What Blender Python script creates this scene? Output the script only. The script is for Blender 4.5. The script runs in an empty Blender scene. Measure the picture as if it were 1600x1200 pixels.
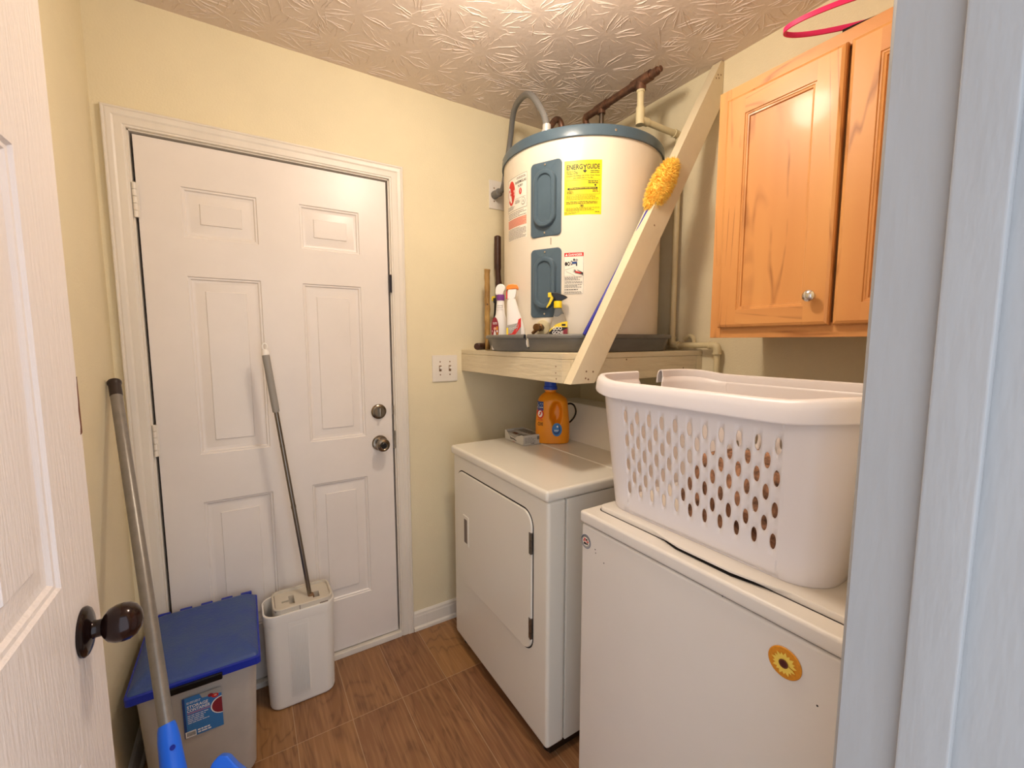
import bpy, bmesh, math, random
from mathutils import Vector, Matrix
PI = math.pi
random.seed(7)
S = bpy.context.scene
COL = S.collection

# ------------------------------------------------------------------ camera
F_PX = 673.83
YAW, PITCH, ROLL = 0.5575, -0.0994, -0.0011
CAM = Vector((0.2682, -1.9073, 1.3863))
fw = Vector((math.sin(YAW)*math.cos(PITCH), math.cos(YAW)*math.cos(PITCH), math.sin(PITCH)))
rt = Vector((math.cos(YAW), -math.sin(YAW), 0)); up = rt.cross(fw)
r2 = rt*math.cos(ROLL)+up*math.sin(ROLL); u2 = -rt*math.sin(ROLL)+up*math.cos(ROLL)
cd = bpy.data.cameras.new('camera'); cam = bpy.data.objects.new('camera', cd); COL.objects.link(cam)
cd.sensor_width = 36; cd.lens = F_PX/1600*36; cd.clip_start = 0.01
cam.matrix_world = Matrix(((r2.x, u2.x, -fw.x, CAM.x), (r2.y, u2.y, -fw.y, CAM.y), (r2.z, u2.z, -fw.z, CAM.z), (0, 0, 0, 1)))
S.camera = cam

# ------------------------------------------------------------------ world, light, exposure
W = bpy.data.worlds.new('World'); S.world = W; W.use_nodes = True
bgn = W.node_tree.nodes['Background']
bgn.inputs[0].default_value = (0.80, 0.88, 1.0, 1); bgn.inputs[1].default_value = 1.6   # cool daylight of the room behind the doorway
S.view_settings.view_transform = 'Standard'; S.view_settings.look = 'None'
S.view_settings.gamma = 1; S.view_settings.exposure = 0.42; S.view_settings.use_curve_mapping = False
LAMP = Vector((0.88, -0.97, 2.36)); LAMP_W = 18.0
ld = bpy.data.lights.new('ceiling_lamp_light', 'POINT'); ld.energy = LAMP_W; ld.color = (1.0, 0.89, 0.76); ld.shadow_soft_size = 0.07
lo = bpy.data.objects.new('ceiling_lamp_light', ld); lo.location = LAMP; COL.objects.link(lo)

# ------------------------------------------------------------------ colours and materials
def hx(h):
    h = h.lstrip('#'); c = [int(h[i:i+2], 16)/255 for i in (0, 2, 4)]
    return tuple((x/12.92 if x <= .04045 else ((x+.055)/1.055)**2.4) for x in c)+(1,)
class NT:
    def __init__(s, m): s.t = m.node_tree; s.n = s.t.nodes; s.l = s.t.links
    def add(s, typ, ins=None, **kw):
        n = s.n.new(typ)
        for k, v in kw.items(): setattr(n, k, v)
        for k, v in (ins or {}).items():
            if hasattr(v, 'is_output'): s.l.new(v, n.inputs[k])
            else: n.inputs[k].default_value = v
        return n
    def math(s, op, a, b=0.0, c=0.0):
        return s.add('ShaderNodeMath', {0: a, 1: b, 2: c}, operation=op).outputs[0]
def mat(name, col, rough=.5, metal=0, spec=.5, bump=0, bscale=60, var=0, vscale=6, var_col=None, trans=0, coat=0, ior=1.45, stretch=None, emit=None, estr=0, sss=0):
    m = bpy.data.materials.new(name); m.use_nodes = True; t = NT(m); b = t.n['Principled BSDF']
    col = hx(col) if isinstance(col, str) else col
    b.inputs['Base Color'].default_value = col; b.inputs['Roughness'].default_value = rough; b.inputs['Metallic'].default_value = metal
    b.inputs['Specular IOR Level'].default_value = spec; b.inputs['Transmission Weight'].default_value = trans; b.inputs['IOR'].default_value = ior
    b.inputs['Coat Weight'].default_value = coat; b.inputs['Coat Roughness'].default_value = .1
    if emit: b.inputs['Emission Color'].default_value = hx(emit); b.inputs['Emission Strength'].default_value = estr
    tc = t.add('ShaderNodeTexCoord').outputs['Object']
    if stretch: tc = t.add('ShaderNodeMapping', {'Vector': tc, 'Scale': stretch}).outputs[0]
    if var:
        c2 = hx(var_col) if var_col else tuple(x*(1-var) for x in col[:3])+(1,)
        n = t.add('ShaderNodeTexNoise', {'Vector': tc, 'Scale': vscale, 'Detail': 5, 'Roughness': .6})
        rmp = t.add('ShaderNodeMapRange', {'Value': n.outputs[0], 'From Min': .35, 'From Max': .68})
        mx = t.add('ShaderNodeMix', {'Factor': rmp.outputs[0], 'A': col, 'B': c2}, data_type='RGBA')
        # RGBA mix sockets are 6,7
        t.l.new(rmp.outputs[0], mx.inputs[0]); mx.inputs[6].default_value = col; mx.inputs[7].default_value = c2
        t.l.new(mx.outputs[2], b.inputs['Base Color'])
    if bump:
        n = t.add('ShaderNodeTexNoise', {'Vector': tc, 'Scale': bscale, 'Detail': 3})
        bp = t.add('ShaderNodeBump', {'Height': n.outputs[0], 'Strength': bump, 'Distance': .01})
        t.l.new(bp.outputs[0], b.inputs['Normal'])
    return m
def rgbmix(t, fac, a, b):
    mx = t.add('ShaderNodeMix', data_type='RGBA')
    for i, v in ((0, fac), (6, a), (7, b)):
        if hasattr(v, 'is_output'): t.l.new(v, mx.inputs[i])
        else: mx.inputs[i].default_value = v
    return mx.outputs[2]

M = {}
M['wall'] = mat('cream_wall_paint', '#eadcb9', .62, bump=.12, bscale=160, var=.07, vscale=2.5)
M['trim'] = mat('white_trim_paint', '#e9e0d3', .38, bump=.06, bscale=40, var=.08, vscale=7, stretch=(1, 1, .25))
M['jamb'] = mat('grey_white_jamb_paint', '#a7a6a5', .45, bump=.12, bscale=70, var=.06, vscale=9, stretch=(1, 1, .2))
M['door'] = mat('white_door_paint', '#ebe2da', .34, bump=.05, bscale=18, var=.05, vscale=4)
M['door_grain'] = mat('white_grained_door_paint', '#e7dcd5', .42, bump=.22, bscale=190, var=.02, vscale=6, stretch=(1, 1, .10))
M['appl'] = mat('white_appliance_enamel', '#e9e3d6', .28, bump=.015, bscale=300, coat=.2)
M['washer'] = mat('almond_washer_enamel', '#e4dcd2', .35, bump=.03, bscale=500, var=.03, vscale=3)
M['seam'] = mat('dark_seam', '#2a231f', .8)
M['black'] = mat('black_plastic', '#15110f', .3)
M['bronze'] = mat('dark_bronze_metal', '#120d0c', .14, metal=.3, var=.5, vscale=14, var_col='#2c1714')
M['nickel'] = mat('worn_nickel', '#9a8d7c', .25, metal=1, var=.4, vscale=30)
M['steel'] = mat('brushed_steel', '#8f857a', .3, metal=1, var=.3, vscale=20, stretch=(1, 1, .1))
M['chrome'] = mat('chrome', '#d8d8d8', .1, metal=1)
M['teal'] = mat('blue_grey_heater_enamel', '#4f626f', .28, var=.12, vscale=8)
M['heater'] = mat('cream_heater_enamel', '#e8dcc8', .3, bump=.01, bscale=30, var=.03, vscale=3)
M['pan'] = mat('grey_drain_pan_plastic', '#716e68', .38, var=.25, vscale=9, stretch=(1, 1, 3))
M['shelf'] = mat('cream_painted_lumber', '#e4d5b4', .5, bump=.35, bscale=30, var=.07, vscale=7, stretch=(.35, .35, 2))
M['brace'] = mat('cream_painted_brace', '#e4d5b5', .45, bump=.2, bscale=25, var=.06, vscale=8)
M['stain'] = mat('brown_nail_stain', '#8a6a4c', .7)
M['copper'] = mat('tarnished_copper', '#86604a', .42, metal=.55, var=.5, vscale=30, var_col='#4f3c33')
M['pvc'] = mat('cream_pvc_pipe', '#dfd0a6', .35, var=.1, vscale=15)
M['conduit'] = mat('grey_conduit_plastic', '#74726f', .4)
M['fitting'] = mat('pale_grey_fitting', '#c9c4bd', .35, metal=.3)
M['brass'] = mat('aged_brass', '#7a5836', .35, metal=.7, var=.4, vscale=40)
M['white'] = mat('white_plastic', '#f0ebe4', .3)
M['purple'] = mat('purple_plastic', '#7b3a86', .35)
M['orange'] = mat('orange_plastic', '#f58a2a', .35)
M['red'] = mat('red_plastic', '#d8352c', .35)
M['yellow'] = mat('yellow_plastic', '#f4d321', .35)
M['jug'] = mat('orange_jug_plastic', '#ef9517', .33)
M['blue_cap'] = mat('blue_cap_plastic', '#1c45b4', .35)
M['clear'] = mat('clear_plastic', '#f2efe8', .12, trans=.9, ior=1.2)
M['duster'] = mat('yellow_duster_fibre', '#ffe06c', .85, var=.2, vscale=60, var_col='#fcbe48')
M['indigo'] = mat('indigo_handle_plastic', '#2a2a9c', .35)
M['pink'] = mat('pink_plastic_band', '#d6245f', .35)
M['basket'] = mat('white_basket_plastic', '#ece5e4', .33)
M['laundry'] = mat('brown_patterned_cloth', '#b08468', .9, var=.7, vscale=45, var_col='#33201b')
M['bin'] = mat('frosted_bin_plastic', '#cfc5ba', .4, var=.08, vscale=12, trans=.15)
M['bin_lid'] = mat('blue_lid_plastic', '#30488c', .42, bump=.12, bscale=120, var=.15, vscale=14, var_col='#3a5280')
M['bin_edge'] = mat('deep_blue_lid_edge', '#1d2fa0', .4)
M['pail'] = mat('pale_grey_bucket_plastic', '#ebe5dc', .38)
M['pail_in'] = mat('grey_wringer_plastic', '#cfc6b6', .45)
M['pail_dark'] = mat('shade_and_clip_plastic', '#7a6c62', .6)  # painted shade for recesses and the bucket inside; also colours the wringer clips
M['grip'] = mat('grey_rubber_grip', '#96918a', .6)
M['pole'] = mat('grey_painted_pole', '#8b857e', .35, metal=.4, var=.15, vscale=40)
M['dark_cap'] = mat('dark_brown_pole_cap', '#2d201c', .4)
M['broom_blue'] = mat('bright_blue_broom_plastic', '#1f6cf0', .4)
M['bristle'] = mat('blue_bristles', '#2b5bb0', .8)
M['bamboo'] = mat('bamboo_cane', '#c29a58', .5, var=.5, vscale=18, var_col='#7b5427', stretch=(1, 1, .5))
M['darkwood'] = mat('dark_stick_wood', '#4a2c20', .45, var=.4, vscale=20)
M['box'] = mat('grey_box_card', '#cfcac0', .6)
M['ink'] = mat('black_ink', '#211c1c', .6)
M['ink_red'] = mat('red_ink', '#d42c24', .5)
M['ink_pink'] = mat('salmon_ink', '#e0a48c', .6)
M['paper'] = mat('white_label_paper', '#f4ecdc', .45)
M['lab_yellow'] = mat('yellow_label_paper', '#f7e11e', .4)
M['lab_white'] = mat('white_print', '#f7f3ec', .5)
M['lab_blue'] = mat('blue_print', '#3f7fc0', .45)
M['lab_navy'] = mat('navy_print', '#2b4a86', .45)
M['lab_maroon'] = mat('maroon_print', '#8e2a35', .45)
M['lab_orange'] = mat('orange_print', '#e8a031', .45)
M['lab_lilac'] = mat('lilac_print', '#9c7fae', .45)
M['lab_grey'] = mat('grey_print', '#a9a49d', .45)
M['sun_rim'] = mat('amber_sticker', '#dd8f20', .4, var=.15, vscale=200)
M['sun_petal'] = mat('pale_yellow_petal', '#f0cf5a', .45)
M['sun_core'] = mat('dark_brown_seed_head', '#4a170f', .5)
M['glass_lamp'] = mat('frosted_lamp_glass', '#fff4e0', .4, emit='#ffe8ca', estr=6)
M['rust'] = mat('brown_bare_wood', '#6b3a20', .7)

# ceiling : swirled stomp-brush plaster
def ceiling_mat():
    m = mat('stomped_ceiling_plaster', '#dccabb', .42); t = NT(m); b = t.n['Principled BSDF']
    P = t.add('ShaderNodeTexCoord').outputs['Object']
    fine = t.add('ShaderNodeTexNoise', {'Vector': P, 'Scale': 60.0, 'Detail': 3})
    bp = t.add('ShaderNodeBump', {'Height': fine.outputs[0], 'Strength': .35, 'Distance': .004})
    t.l.new(bp.outputs[0], b.inputs['Normal'])
    return m
M['ceiling'] = ceiling_mat()

# floor : wood look planks, seams .185 m apart and joints every .92 m
def floor_mat():
    m = mat('wood_look_plank_floor', '#9a6238', .33, coat=.15); t = NT(m); b = t.n['Principled BSDF']
    P = t.add('ShaderNodeTexCoord').outputs['Object']; sp = t.add('ShaderNodeSeparateXYZ', {0: P})
    gx = t.math('DIVIDE', t.math('ADD', sp.outputs[0], -.727+1.85), .185)
    gy = t.math('DIVIDE', t.math('ADD', sp.outputs[1], .36+9.2), .92)
    ix = t.math('FLOOR', gx); iy = t.math('FLOOR', gy)
    fx = t.math('FRACT', gx); fy = t.math('FRACT', gy)
    ex = t.math('MULTIPLY', t.math('MINIMUM', fx, t.math('SUBTRACT', 1.0, fx)), .185)
    ey = t.math('MULTIPLY', t.math('MINIMUM', fy, t.math('SUBTRACT', 1.0, fy)), .92)
    e = t.math('MINIMUM', ex, ey)
    seam = t.add('ShaderNodeMapRange', {'Value': e, 'From Min': .0007, 'From Max': .0019, 'To Min': 1.0, 'To Max': 0.0}).outputs[0]
    cid = t.add('ShaderNodeCombineXYZ', {0: ix, 1: iy})
    wn = t.add('ShaderNodeTexWhiteNoise', {'Vector': cid.outputs[0]})
    offs = t.add('ShaderNodeVectorMath', {0: wn.outputs['Color'], 'Scale': 37.0}, operation='SCALE').outputs[0]
    Q = t.add('ShaderNodeVectorMath', {0: P, 1: offs}, operation='ADD').outputs[0]
    mp = t.add('ShaderNodeMapping', {'Vector': Q, 'Scale': (7, 1.9, 1)})
    w = t.add('ShaderNodeTexNoise', {'Vector': mp.outputs[0], 'Scale': 1.0, 'Detail': 3, 'Distortion': .6})
    rings = t.math('FRACT', t.math('MULTIPLY', w.outputs[0], 9.0))
    rg = t.add('ShaderNodeMapRange', {'Value': t.math('ABSOLUTE', t.math('SUBTRACT', rings, .5)), 'From Min': 0.0, 'From Max': .5}).outputs[0]
    mp2 = t.add('ShaderNodeMapping', {'Vector': Q, 'Scale': (110, 5, 1)})
    g = t.add('ShaderNodeTexNoise', {'Vector': mp2.outputs[0], 'Scale': 1.0, 'Detail': 4})
    base = rgbmix(t, wn.outputs['Value'], hx('#9c7044'), hx('#82583a'))
    c = rgbmix(t, t.math('MULTIPLY', t.math('POWER', rg, 3.0), .6), base, hx('#65422a'))
    c = rgbmix(t, t.add('ShaderNodeMapRange', {'Value': g.outputs[0], 'From Min': .45, 'From Max': .75, 'To Max': .55}).outputs[0], c, hx('#b98a5c'))
    c = rgbmix(t, t.math('MULTIPLY', seam, .45), c, hx('#cfb08a'))
    t.l.new(c, b.inputs['Base Color'])
    bp = t.add('ShaderNodeBump', {'Height': t.math('SUBTRACT', g.outputs[0], seam), 'Strength': .25, 'Distance': .002})
    t.l.new(bp.outputs[0], b.inputs['Normal'])
    return m
M['floor'] = floor_mat()

# maple cabinet wood
def maple_mat(name, c1, c2, c3, horiz=False):
    m = mat(name, c1, .42, coat=.08); t = NT(m); b = t.n['Principled BSDF']
    P = t.add('ShaderNodeTexCoord').outputs['Object']
    sc = (3, 1.5, 14) if horiz else (3, 14, 1.5)
    mp = t.add('ShaderNodeMapping', {'Vector': P, 'Scale': sc})
    w = t.add('ShaderNodeTexNoise', {'Vector': mp.outputs[0], 'Scale': .55, 'Detail': 2, 'Distortion': .9})
    ln = t.math('FRACT', t.math('MULTIPLY', w.outputs[0], 7.0))
    lm = t.add('ShaderNodeMapRange', {'Value': t.math('ABSOLUTE', t.math('SUBTRACT', ln, .5)), 'From Min': .38, 'From Max': .5}).outputs[0]
    big = t.add('ShaderNodeTexNoise', {'Vector': mp.outputs[0], 'Scale': .4, 'Detail': 3})
    c = rgbmix(t, t.add('ShaderNodeMapRange', {'Value': big.outputs[0], 'From Min': .35, 'From Max': .65}).outputs[0], hx(c1), hx(c2))
    brk = t.add('ShaderNodeTexNoise', {'Vector': P, 'Scale': 7.0})
    mk = t.add('ShaderNodeMapRange', {'Value': brk.outputs[0], 'From Min': .42, 'From Max': .6, 'To Max': .7}).outputs[0]
    c = rgbmix(t, t.math('MULTIPLY', lm, mk), c, hx(c3))
    t.l.new(c, b.inputs['Base Color'])
    return m
M['maple'] = maple_mat('honey_maple', '#da9d5c', '#ca884c', '#8f5226')
M['maple_h'] = maple_mat('honey_maple_rail', '#d89b5b', '#c5834a', '#8f5226', True)

# ------------------------------------------------------------------ mesh builder
class MB:
    def __init__(s): s.v = []; s.f = []; s.mi = []; s.mats = []; s.cur = 0
    def use(s, m):
        m = M[m] if isinstance(m, str) else m
        if m not in s.mats: s.mats.append(m)
        s.cur = s.mats.index(m); return s
    def raw(s, vs, fs, flip=False):
        o = len(s.v); s.v += [Vector(x) for x in vs]
        for f in fs:
            f = [i+o for i in f]
            s.f.append(f[::-1] if flip else f); s.mi.append(s.cur)
        return s
    def from_bm(s, bm):
        bm.verts.ensure_lookup_table(); bm.verts.index_update()
        s.raw([v.co.copy() for v in bm.verts], [[v.index for v in f.verts] for f in bm.faces]); bm.free(); return s
    def box(s, a, b, bev=0, seg=2, mtx=None):
        a, b = Vector(a), Vector(b); lo = Vector([min(p, q) for p, q in zip(a, b)]); hi = Vector([max(p, q) for p, q in zip(a, b)])
        bm = bmesh.new(); bmesh.ops.create_cube(bm, size=1)
        for v in bm.verts: v.co = Vector([lo[i]+(v.co[i]+.5)*(hi[i]-lo[i]) for i in range(3)])
        if bev: bmesh.ops.bevel(bm, geom=bm.edges[:], offset=bev, segments=seg, affect='EDGES', profile=.5)
        if mtx: bmesh.ops.transform(bm, matrix=mtx, verts=bm.verts)
        return s.from_bm(bm)
    def loft(s, rings, cap0=True, cap1=True, closed=True):
        n = len(rings[0]); vs = [p for r in rings for p in r]; fs = []
        for i in range(len(rings)-1):
            for j in range(n if closed else n-1):
                k = (j+1) % n; fs.append((i*n+j, i*n+k, (i+1)*n+k, (i+1)*n+j))
        if cap0: fs.append(tuple(range(n))[::-1])
        if cap1: fs.append(tuple((len(rings)-1)*n+j for j in range(n)))
        return s.raw(vs, fs)
    def tube(s, pts, r, n=14, caps=True):
        pts = [Vector(p) for p in pts]; rr = r if isinstance(r, (list, tuple)) else [r]*len(pts)
        rings = []; nrm = None
        for i, p in enumerate(pts):
            d = (pts[min(i+1, len(pts)-1)]-pts[max(i-1, 0)]).normalized()
            if nrm is None: nrm = d.cross(Vector((0, 0, 1)) if abs(d.z) < .9 else Vector((1, 0, 0))).normalized()
            nrm = (nrm-d*nrm.dot(d)).normalized(); bi = d.cross(nrm)
            rings.append([p+(nrm*math.cos(2*PI*k/n)+bi*math.sin(2*PI*k/n))*rr[i] for k in range(n)])
        return s.loft(rings, caps, caps)
    def lathe(s, prof, c=(0, 0, 0), axis=(0, 0, 1), n=32, caps=(True, True)):
        ax = Vector(axis).normalized(); u = ax.cross(Vector((0, 0, 1)) if abs(ax.z) < .9 else Vector((1, 0, 0))).normalized(); w = ax.cross(u); c = Vector(c)
        return s.loft([[c+ax*h+(u*math.cos(2*PI*k/n)+w*math.sin(2*PI*k/n))*r for k in range(n)] for r, h in prof], *caps)
    def prism(s, poly, fn, t0, t1, bev=0):
        """poly in (a,b); fn(a,b,t)->world"""
        a0 = [Vector(fn(a, b, t0)) for a, b in poly]; a1 = [Vector(fn(a, b, t1)) for a, b in poly]
        if not bev: return s.loft([a0, a1])
        bm = bmesh.new(); n = len(poly)
        V0 = [bm.verts.new(p) for p in a0]; V1 = [bm.verts.new(p) for p in a1]
        bm.faces.new(V0[::-1]); bm.faces.new(V1)
        for i in range(n): j = (i+1) % n; bm.faces.new((V0[i], V0[j], V1[j], V1[i]))
        bm.normal_update()
        bmesh.ops.bevel(bm, geom=bm.edges[:], offset=bev, segments=2, affect='EDGES', profile=.5)
        return s.from_bm(bm)
    def obj(s, name, m=None, parent=None, ang=35, fix=True, merge=0):
        me = bpy.data.meshes.new(name)
        base = Vector(parent['_base']) if parent is not None else Vector((0, 0, 0))
        me.from_pydata([v-base for v in s.v], [], s.f)
        if m is not None:
            for x in (m if isinstance(m, (list, tuple)) else [m]): me.materials.append(M[x] if isinstance(x, str) else x)
        else:
            for x in s.mats: me.materials.append(x)
            for p, i in zip(me.polygons, s.mi): p.material_index = i
        if merge or fix:
            bm = bmesh.new(); bm.from_mesh(me)
            if merge: bmesh.ops.remove_doubles(bm, verts=bm.verts, dist=merge)
            if fix: bmesh.ops.recalc_face_normals(bm, faces=bm.faces)
            bm.to_mesh(me); bm.free()
        for p in me.polygons: p.use_smooth = True
        me.set_sharp_from_angle(angle=math.radians(ang))
        o = bpy.data.objects.new(name, me); COL.objects.link(o)
        if parent is not None: o.parent = parent; o['_base'] = tuple(base)
        if name != 'ceiling' and ang < 79: wn = o.modifiers.new('weighted_normals', 'WEIGHTED_NORMAL'); wn.keep_sharp = True
        return o
def split_obj(mb, name, m, parent, ang=35):
    par = list(range(len(mb.v)))
    def fd_(i):
        while par[i] != i: par[i] = par[par[i]]; i = par[i]
        return i
    for f in mb.f:
        for i in f[1:]: par[fd_(i)] = fd_(f[0])
    grp = {}
    for k, f in enumerate(mb.f): grp.setdefault(fd_(f[0]), []).append(f)
    out = []
    for fs in grp.values():
        ids = sorted({i for f in fs for i in f}); mp = {i: n for n, i in enumerate(ids)}
        q = MB(); q.v = [mb.v[i] for i in ids]; q.f = [[mp[i] for i in f] for f in fs]; q.mi = [0]*len(fs); out.append(q.obj(name, m, parent, ang))
    return out
def thing(name, base, label=None, cat=None, group=None, kind=None):
    o = bpy.data.objects.new(name, None); COL.objects.link(o); o.location = base; o['_base'] = tuple(base); o.empty_display_size = .05
    return tag(o, label, cat, group, kind)
def tag(o, label=None, cat=None, group=None, kind=None):
    for k, v in (('label', label), ('category', cat), ('group', group), ('kind', kind)):
        if v: o[k] = v
    return o
def struct(o): o['kind'] = 'structure'; return o

def rr(w, h, r, n=8, cx=0, cy=0):
    """rounded rectangle, CCW, 4*(n+1) points"""
    pts = []
    for sx, sy, a0 in ((1, 1, 0), (-1, 1, 90), (-1, -1, 180), (1, -1, 270)):
        for k in range(n+1):
            a = math.radians(a0+90*k/n); pts.append((cx+sx*(w/2-r)+r*math.cos(a), cy+sy*(h/2-r)+r*math.sin(a)))
    return pts
def ell(w, h, n=32, cx=0, cy=0, p=2.0):
    out = []
    for k in range(n):
        a = 2*PI*k/n; c, s_ = math.cos(a), math.sin(a)
        out.append((cx+w/2*math.copysign(abs(c)**(2/p), c), cy+h/2*math.copysign(abs(s_)**(2/p), s_)))
    return out

# 2-D artwork put on a surface; fn(u, v, h) -> world
DG = None
_tc = {}
def text_mesh(s, bold=0.0, shear=0.0):
    key = (s, bold, shear)
    if key not in _tc:
        cu = bpy.data.curves.new('lettering', 'FONT'); cu.body = s; cu.size = 1; cu.offset = bold; cu.shear = shear; cu.resolution_u = 3
        cu.align_x = 'CENTER'; cu.align_y = 'CENTER'
        o = bpy.data.objects.new('lettering', cu); COL.objects.link(o); bpy.context.view_layer.update()
        me = bpy.data.meshes.new_from_object(o.evaluated_get(bpy.context.evaluated_depsgraph_get()))
        _tc[key] = ([tuple(v.co)[:2] for v in me.vertices], [tuple(p.vertices) for p in me.polygons])
        bpy.data.objects.remove(o); bpy.data.curves.remove(cu); bpy.data.meshes.remove(me)
    return _tc[key]
class Art:
    def __init__(s, fn): s.fn = fn; s.mb = MB(); s.k = 0
    def h(s): s.k += 1; return .0004+.00012*s.k
    def poly(s, pts, m, h=None):
        h = h or s.h(); s.mb.use(m).raw([s.fn(u, v, h) for u, v in pts], [tuple(range(len(pts)))]); return s
    def rect(s, u0, v0, u1, v1, m, n=1, h=None, base=False):
        h = .0003 if base else (h or s.h())
        vs = []; fs = []
        for i in range(n+1):
            u = u0+(u1-u0)*i/n; vs += [s.fn(u, v0, h), s.fn(u, v1, h)]
            if i: fs.append((2*i-2, 2*i, 2*i+1, 2*i-1))
        s.mb.use(m).raw(vs, fs); return s
    def frame(s, u0, v0, u1, v1, w, m, n=6):
        h = s.h(); s.rect(u0, v0, u1, v0+w, m, n, h); s.rect(u0, v1-w, u1, v1, m, n, h); s.rect(u0, v0, u0+w, v1, m, 1, h); s.rect(u1-w, v0, u1, v1, m, 1, h); return s
    def disc(s, cx, cy, rx, ry, m, n=28): return s.poly([(cx+rx*math.cos(2*PI*k/n), cy+ry*math.sin(2*PI*k/n)) for k in range(n)], m)
    def text(s, t, cx, cy, w, hgt, m, bold=.01, shear=0, rot=0):
        vs, fs = text_mesh(t, bold, shear)
        x0, x1 = min(v[0] for v in vs), max(v[0] for v in vs); y0, y1 = min(v[1] for v in vs), max(v[1] for v in vs); h = s.h()
        c, sn = math.cos(rot), math.sin(rot); out = []
        for x, y in vs:
            a = ((x-x0)/(x1-x0)-.5)*w; b = ((y-y0)/(y1-y0)-.5)*hgt
            out.append(s.fn(cx+a*c-b*sn, cy+a*sn+b*c, h))
        s.mb.use(m).raw(out, fs); return s
    def lines(s, u0, v0, u1, v1, rows, m, rnd, fill=.93, wmin=.004, wmax=.014, hgt=.45, ragged=True):
        """rows of unreadable small print, each word a short dash"""
        ph = (v1-v0)/rows; h = s.h()
        for r in range(rows):
            v = v1-ph*(r+.5); u = u0; end = u1-(u1-u0)*(rnd.random()*.3 if ragged and rnd.random() < .4 else 0)
            while u < end-.002:
                w = min(rnd.uniform(wmin, wmax), end-u); s.rect(u, v-ph*hgt/2, u+w, v+ph*hgt/2, m, 1, h); u += w+rnd.uniform(.0012, .002)
        return s
    def obj(s, name, parent): return s.mb.obj(name, None, parent, fix=False)

# ------------------------------------------------------------------ room
CH = 2.4718; XR = 1.9243; XL = -.096; YF = -1.747; YO = -1.868
DW = .8237; DZ = 2.06; DB = .03          # outside door slab
JL, JR, JT = .022, .765, 2.06            # doorway the photo is taken through
mb = MB(); mb.box((XL-.12, YO-.9, -.06), (XR+.12, .12, 0)); struct(mb.obj('floor', 'floor'))
mb = MB(); mb.box((XL-.12, YO, CH), (XR+.12, .12, CH+.06))
# stomped plaster: low raised ridges fanning out of each brush mark
rc = random.Random(21); marks = []
for _ in range(4000):
    x, y = rc.uniform(XL, XR), rc.uniform(YO, 0)
    if all((x-a)**2+(y-b)**2 > .125**2 for a, b in marks): marks.append((x, y))
for cx_, cy_ in marks:
    na = rc.randint(24, 34); R_ = rc.uniform(.10, .155); sq = rc.uniform(.8, 1.2); wob = rc.uniform(0, 6)
    for k in range(na):
        if rc.random() < .22: continue
        a = 2*PI*(k+rc.uniform(-.5, .5))/na; r0 = rc.uniform(.018, .055); r1 = R_*rc.uniform(.55, 1.1); pos = []
        da = rc.gauss(0, .10); n = max(4, int((r1-r0)/.012)); w0 = rc.uniform(.0013, .0027); j = 0.0
        for i in range(n+1):
            f = i/n; j = j*.6+rc.gauss(0, .06); r = r0+(r1-r0)*f; aa = a+da*f*f+j*.03/r
            pos.append((cx_+r*math.cos(aa)*sq, cy_+r*math.sin(aa)/sq, w0*(math.sin(PI*min(1, max(0, f*.94+.03)))**.5)*rc.uniform(.55, 1.15)))
        if any(not (XL+.006 < p[0] < XR-.006 and YO+.005 < p[1] < -.006) for p in pos): continue
        vs = []; fs = []
        for i, (x, y, w) in enumerate(pos):
            q0 = pos[max(i-1, 0)]; q1 = pos[min(i+1, n)]; dx, dy = q1[0]-q0[0], q1[1]-q0[1]; L = math.hypot(dx, dy) or 1; nx, ny = -dy/L, dx/L
            vs += [(x+nx*w, y+ny*w, CH+.0003), (x, y, CH-w*.95), (x-nx*w, y-ny*w, CH+.0003)]
            if i: b = 3*i; fs += [(b-3, b-2, b+1, b), (b-2, b-1, b+2, b+1)]
        mb.raw(vs, fs)
struct(mb.obj('ceiling', 'ceiling', ang=60, fix=False))
mb = MB()
G = .012
mb.box((XL-.12, 0, 0), (-G, .12, CH)); mb.box((DW+G, 0, 0), (XR+.12, .12, CH)); mb.box((-G, 0, DZ+G), (DW+G, .12, CH))
struct(mb.obj('wall_back', 'wall'))
mb = MB(); mb.box((XR, YO, 0), (XR+.12, 0, CH)); struct(mb.obj('wall_right', 'wall'))
mb = MB(); mb.box((XL-.12, YO, 0), (XL, 0, CH)); struct(mb.obj('wall_left', 'wall'))
mb = MB()
mb.box((XL, YO, 0), (JL-.018, YF, CH)); mb.box((JR+.018, YO, 0), (XR, YF, CH)); mb.box((JL-.018, YO, JT+.018), (JR+.018, YF, CH))
struct(mb.obj('wall_front', 'wall'))

# moulded panel sheet : outer rect with sunk, raised-field panels; fn(u,v,depth)
def panel_sheet(mb, u0, v0, u1, v1, panels, fn, prof):
    us = sorted({u0, u1, *[p[0] for p in panels], *[p[2] for p in panels]}); vs = sorted({v0, v1, *[p[1] for p in panels], *[p[3] for p in panels]})
    def inside(a, b, c, d): return any(p[0]-1e-6 <= a and c <= p[2]+1e-6 and p[1]-1e-6 <= b and d <= p[3]+1e-6 for p in panels)
    for i in range(len(us)-1):
        for j in range(len(vs)-1):
            if not inside(us[i], vs[j], us[i+1], vs[j+1]):
                mb.raw([fn(us[i], vs[j], 0), fn(us[i+1], vs[j], 0), fn(us[i+1], vs[j+1], 0), fn(us[i], vs[j+1], 0)], [(0, 1, 2, 3)])
    for a, b, c, d in panels:
        rings = []
        for ins, dep in prof: rings.append([fn(a+ins, b+ins, dep), fn(c-ins, b+ins, dep), fn(c-ins, d-ins, dep), fn(a+ins, d-ins, dep)])
        mb.loft(rings, False, True)
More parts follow.
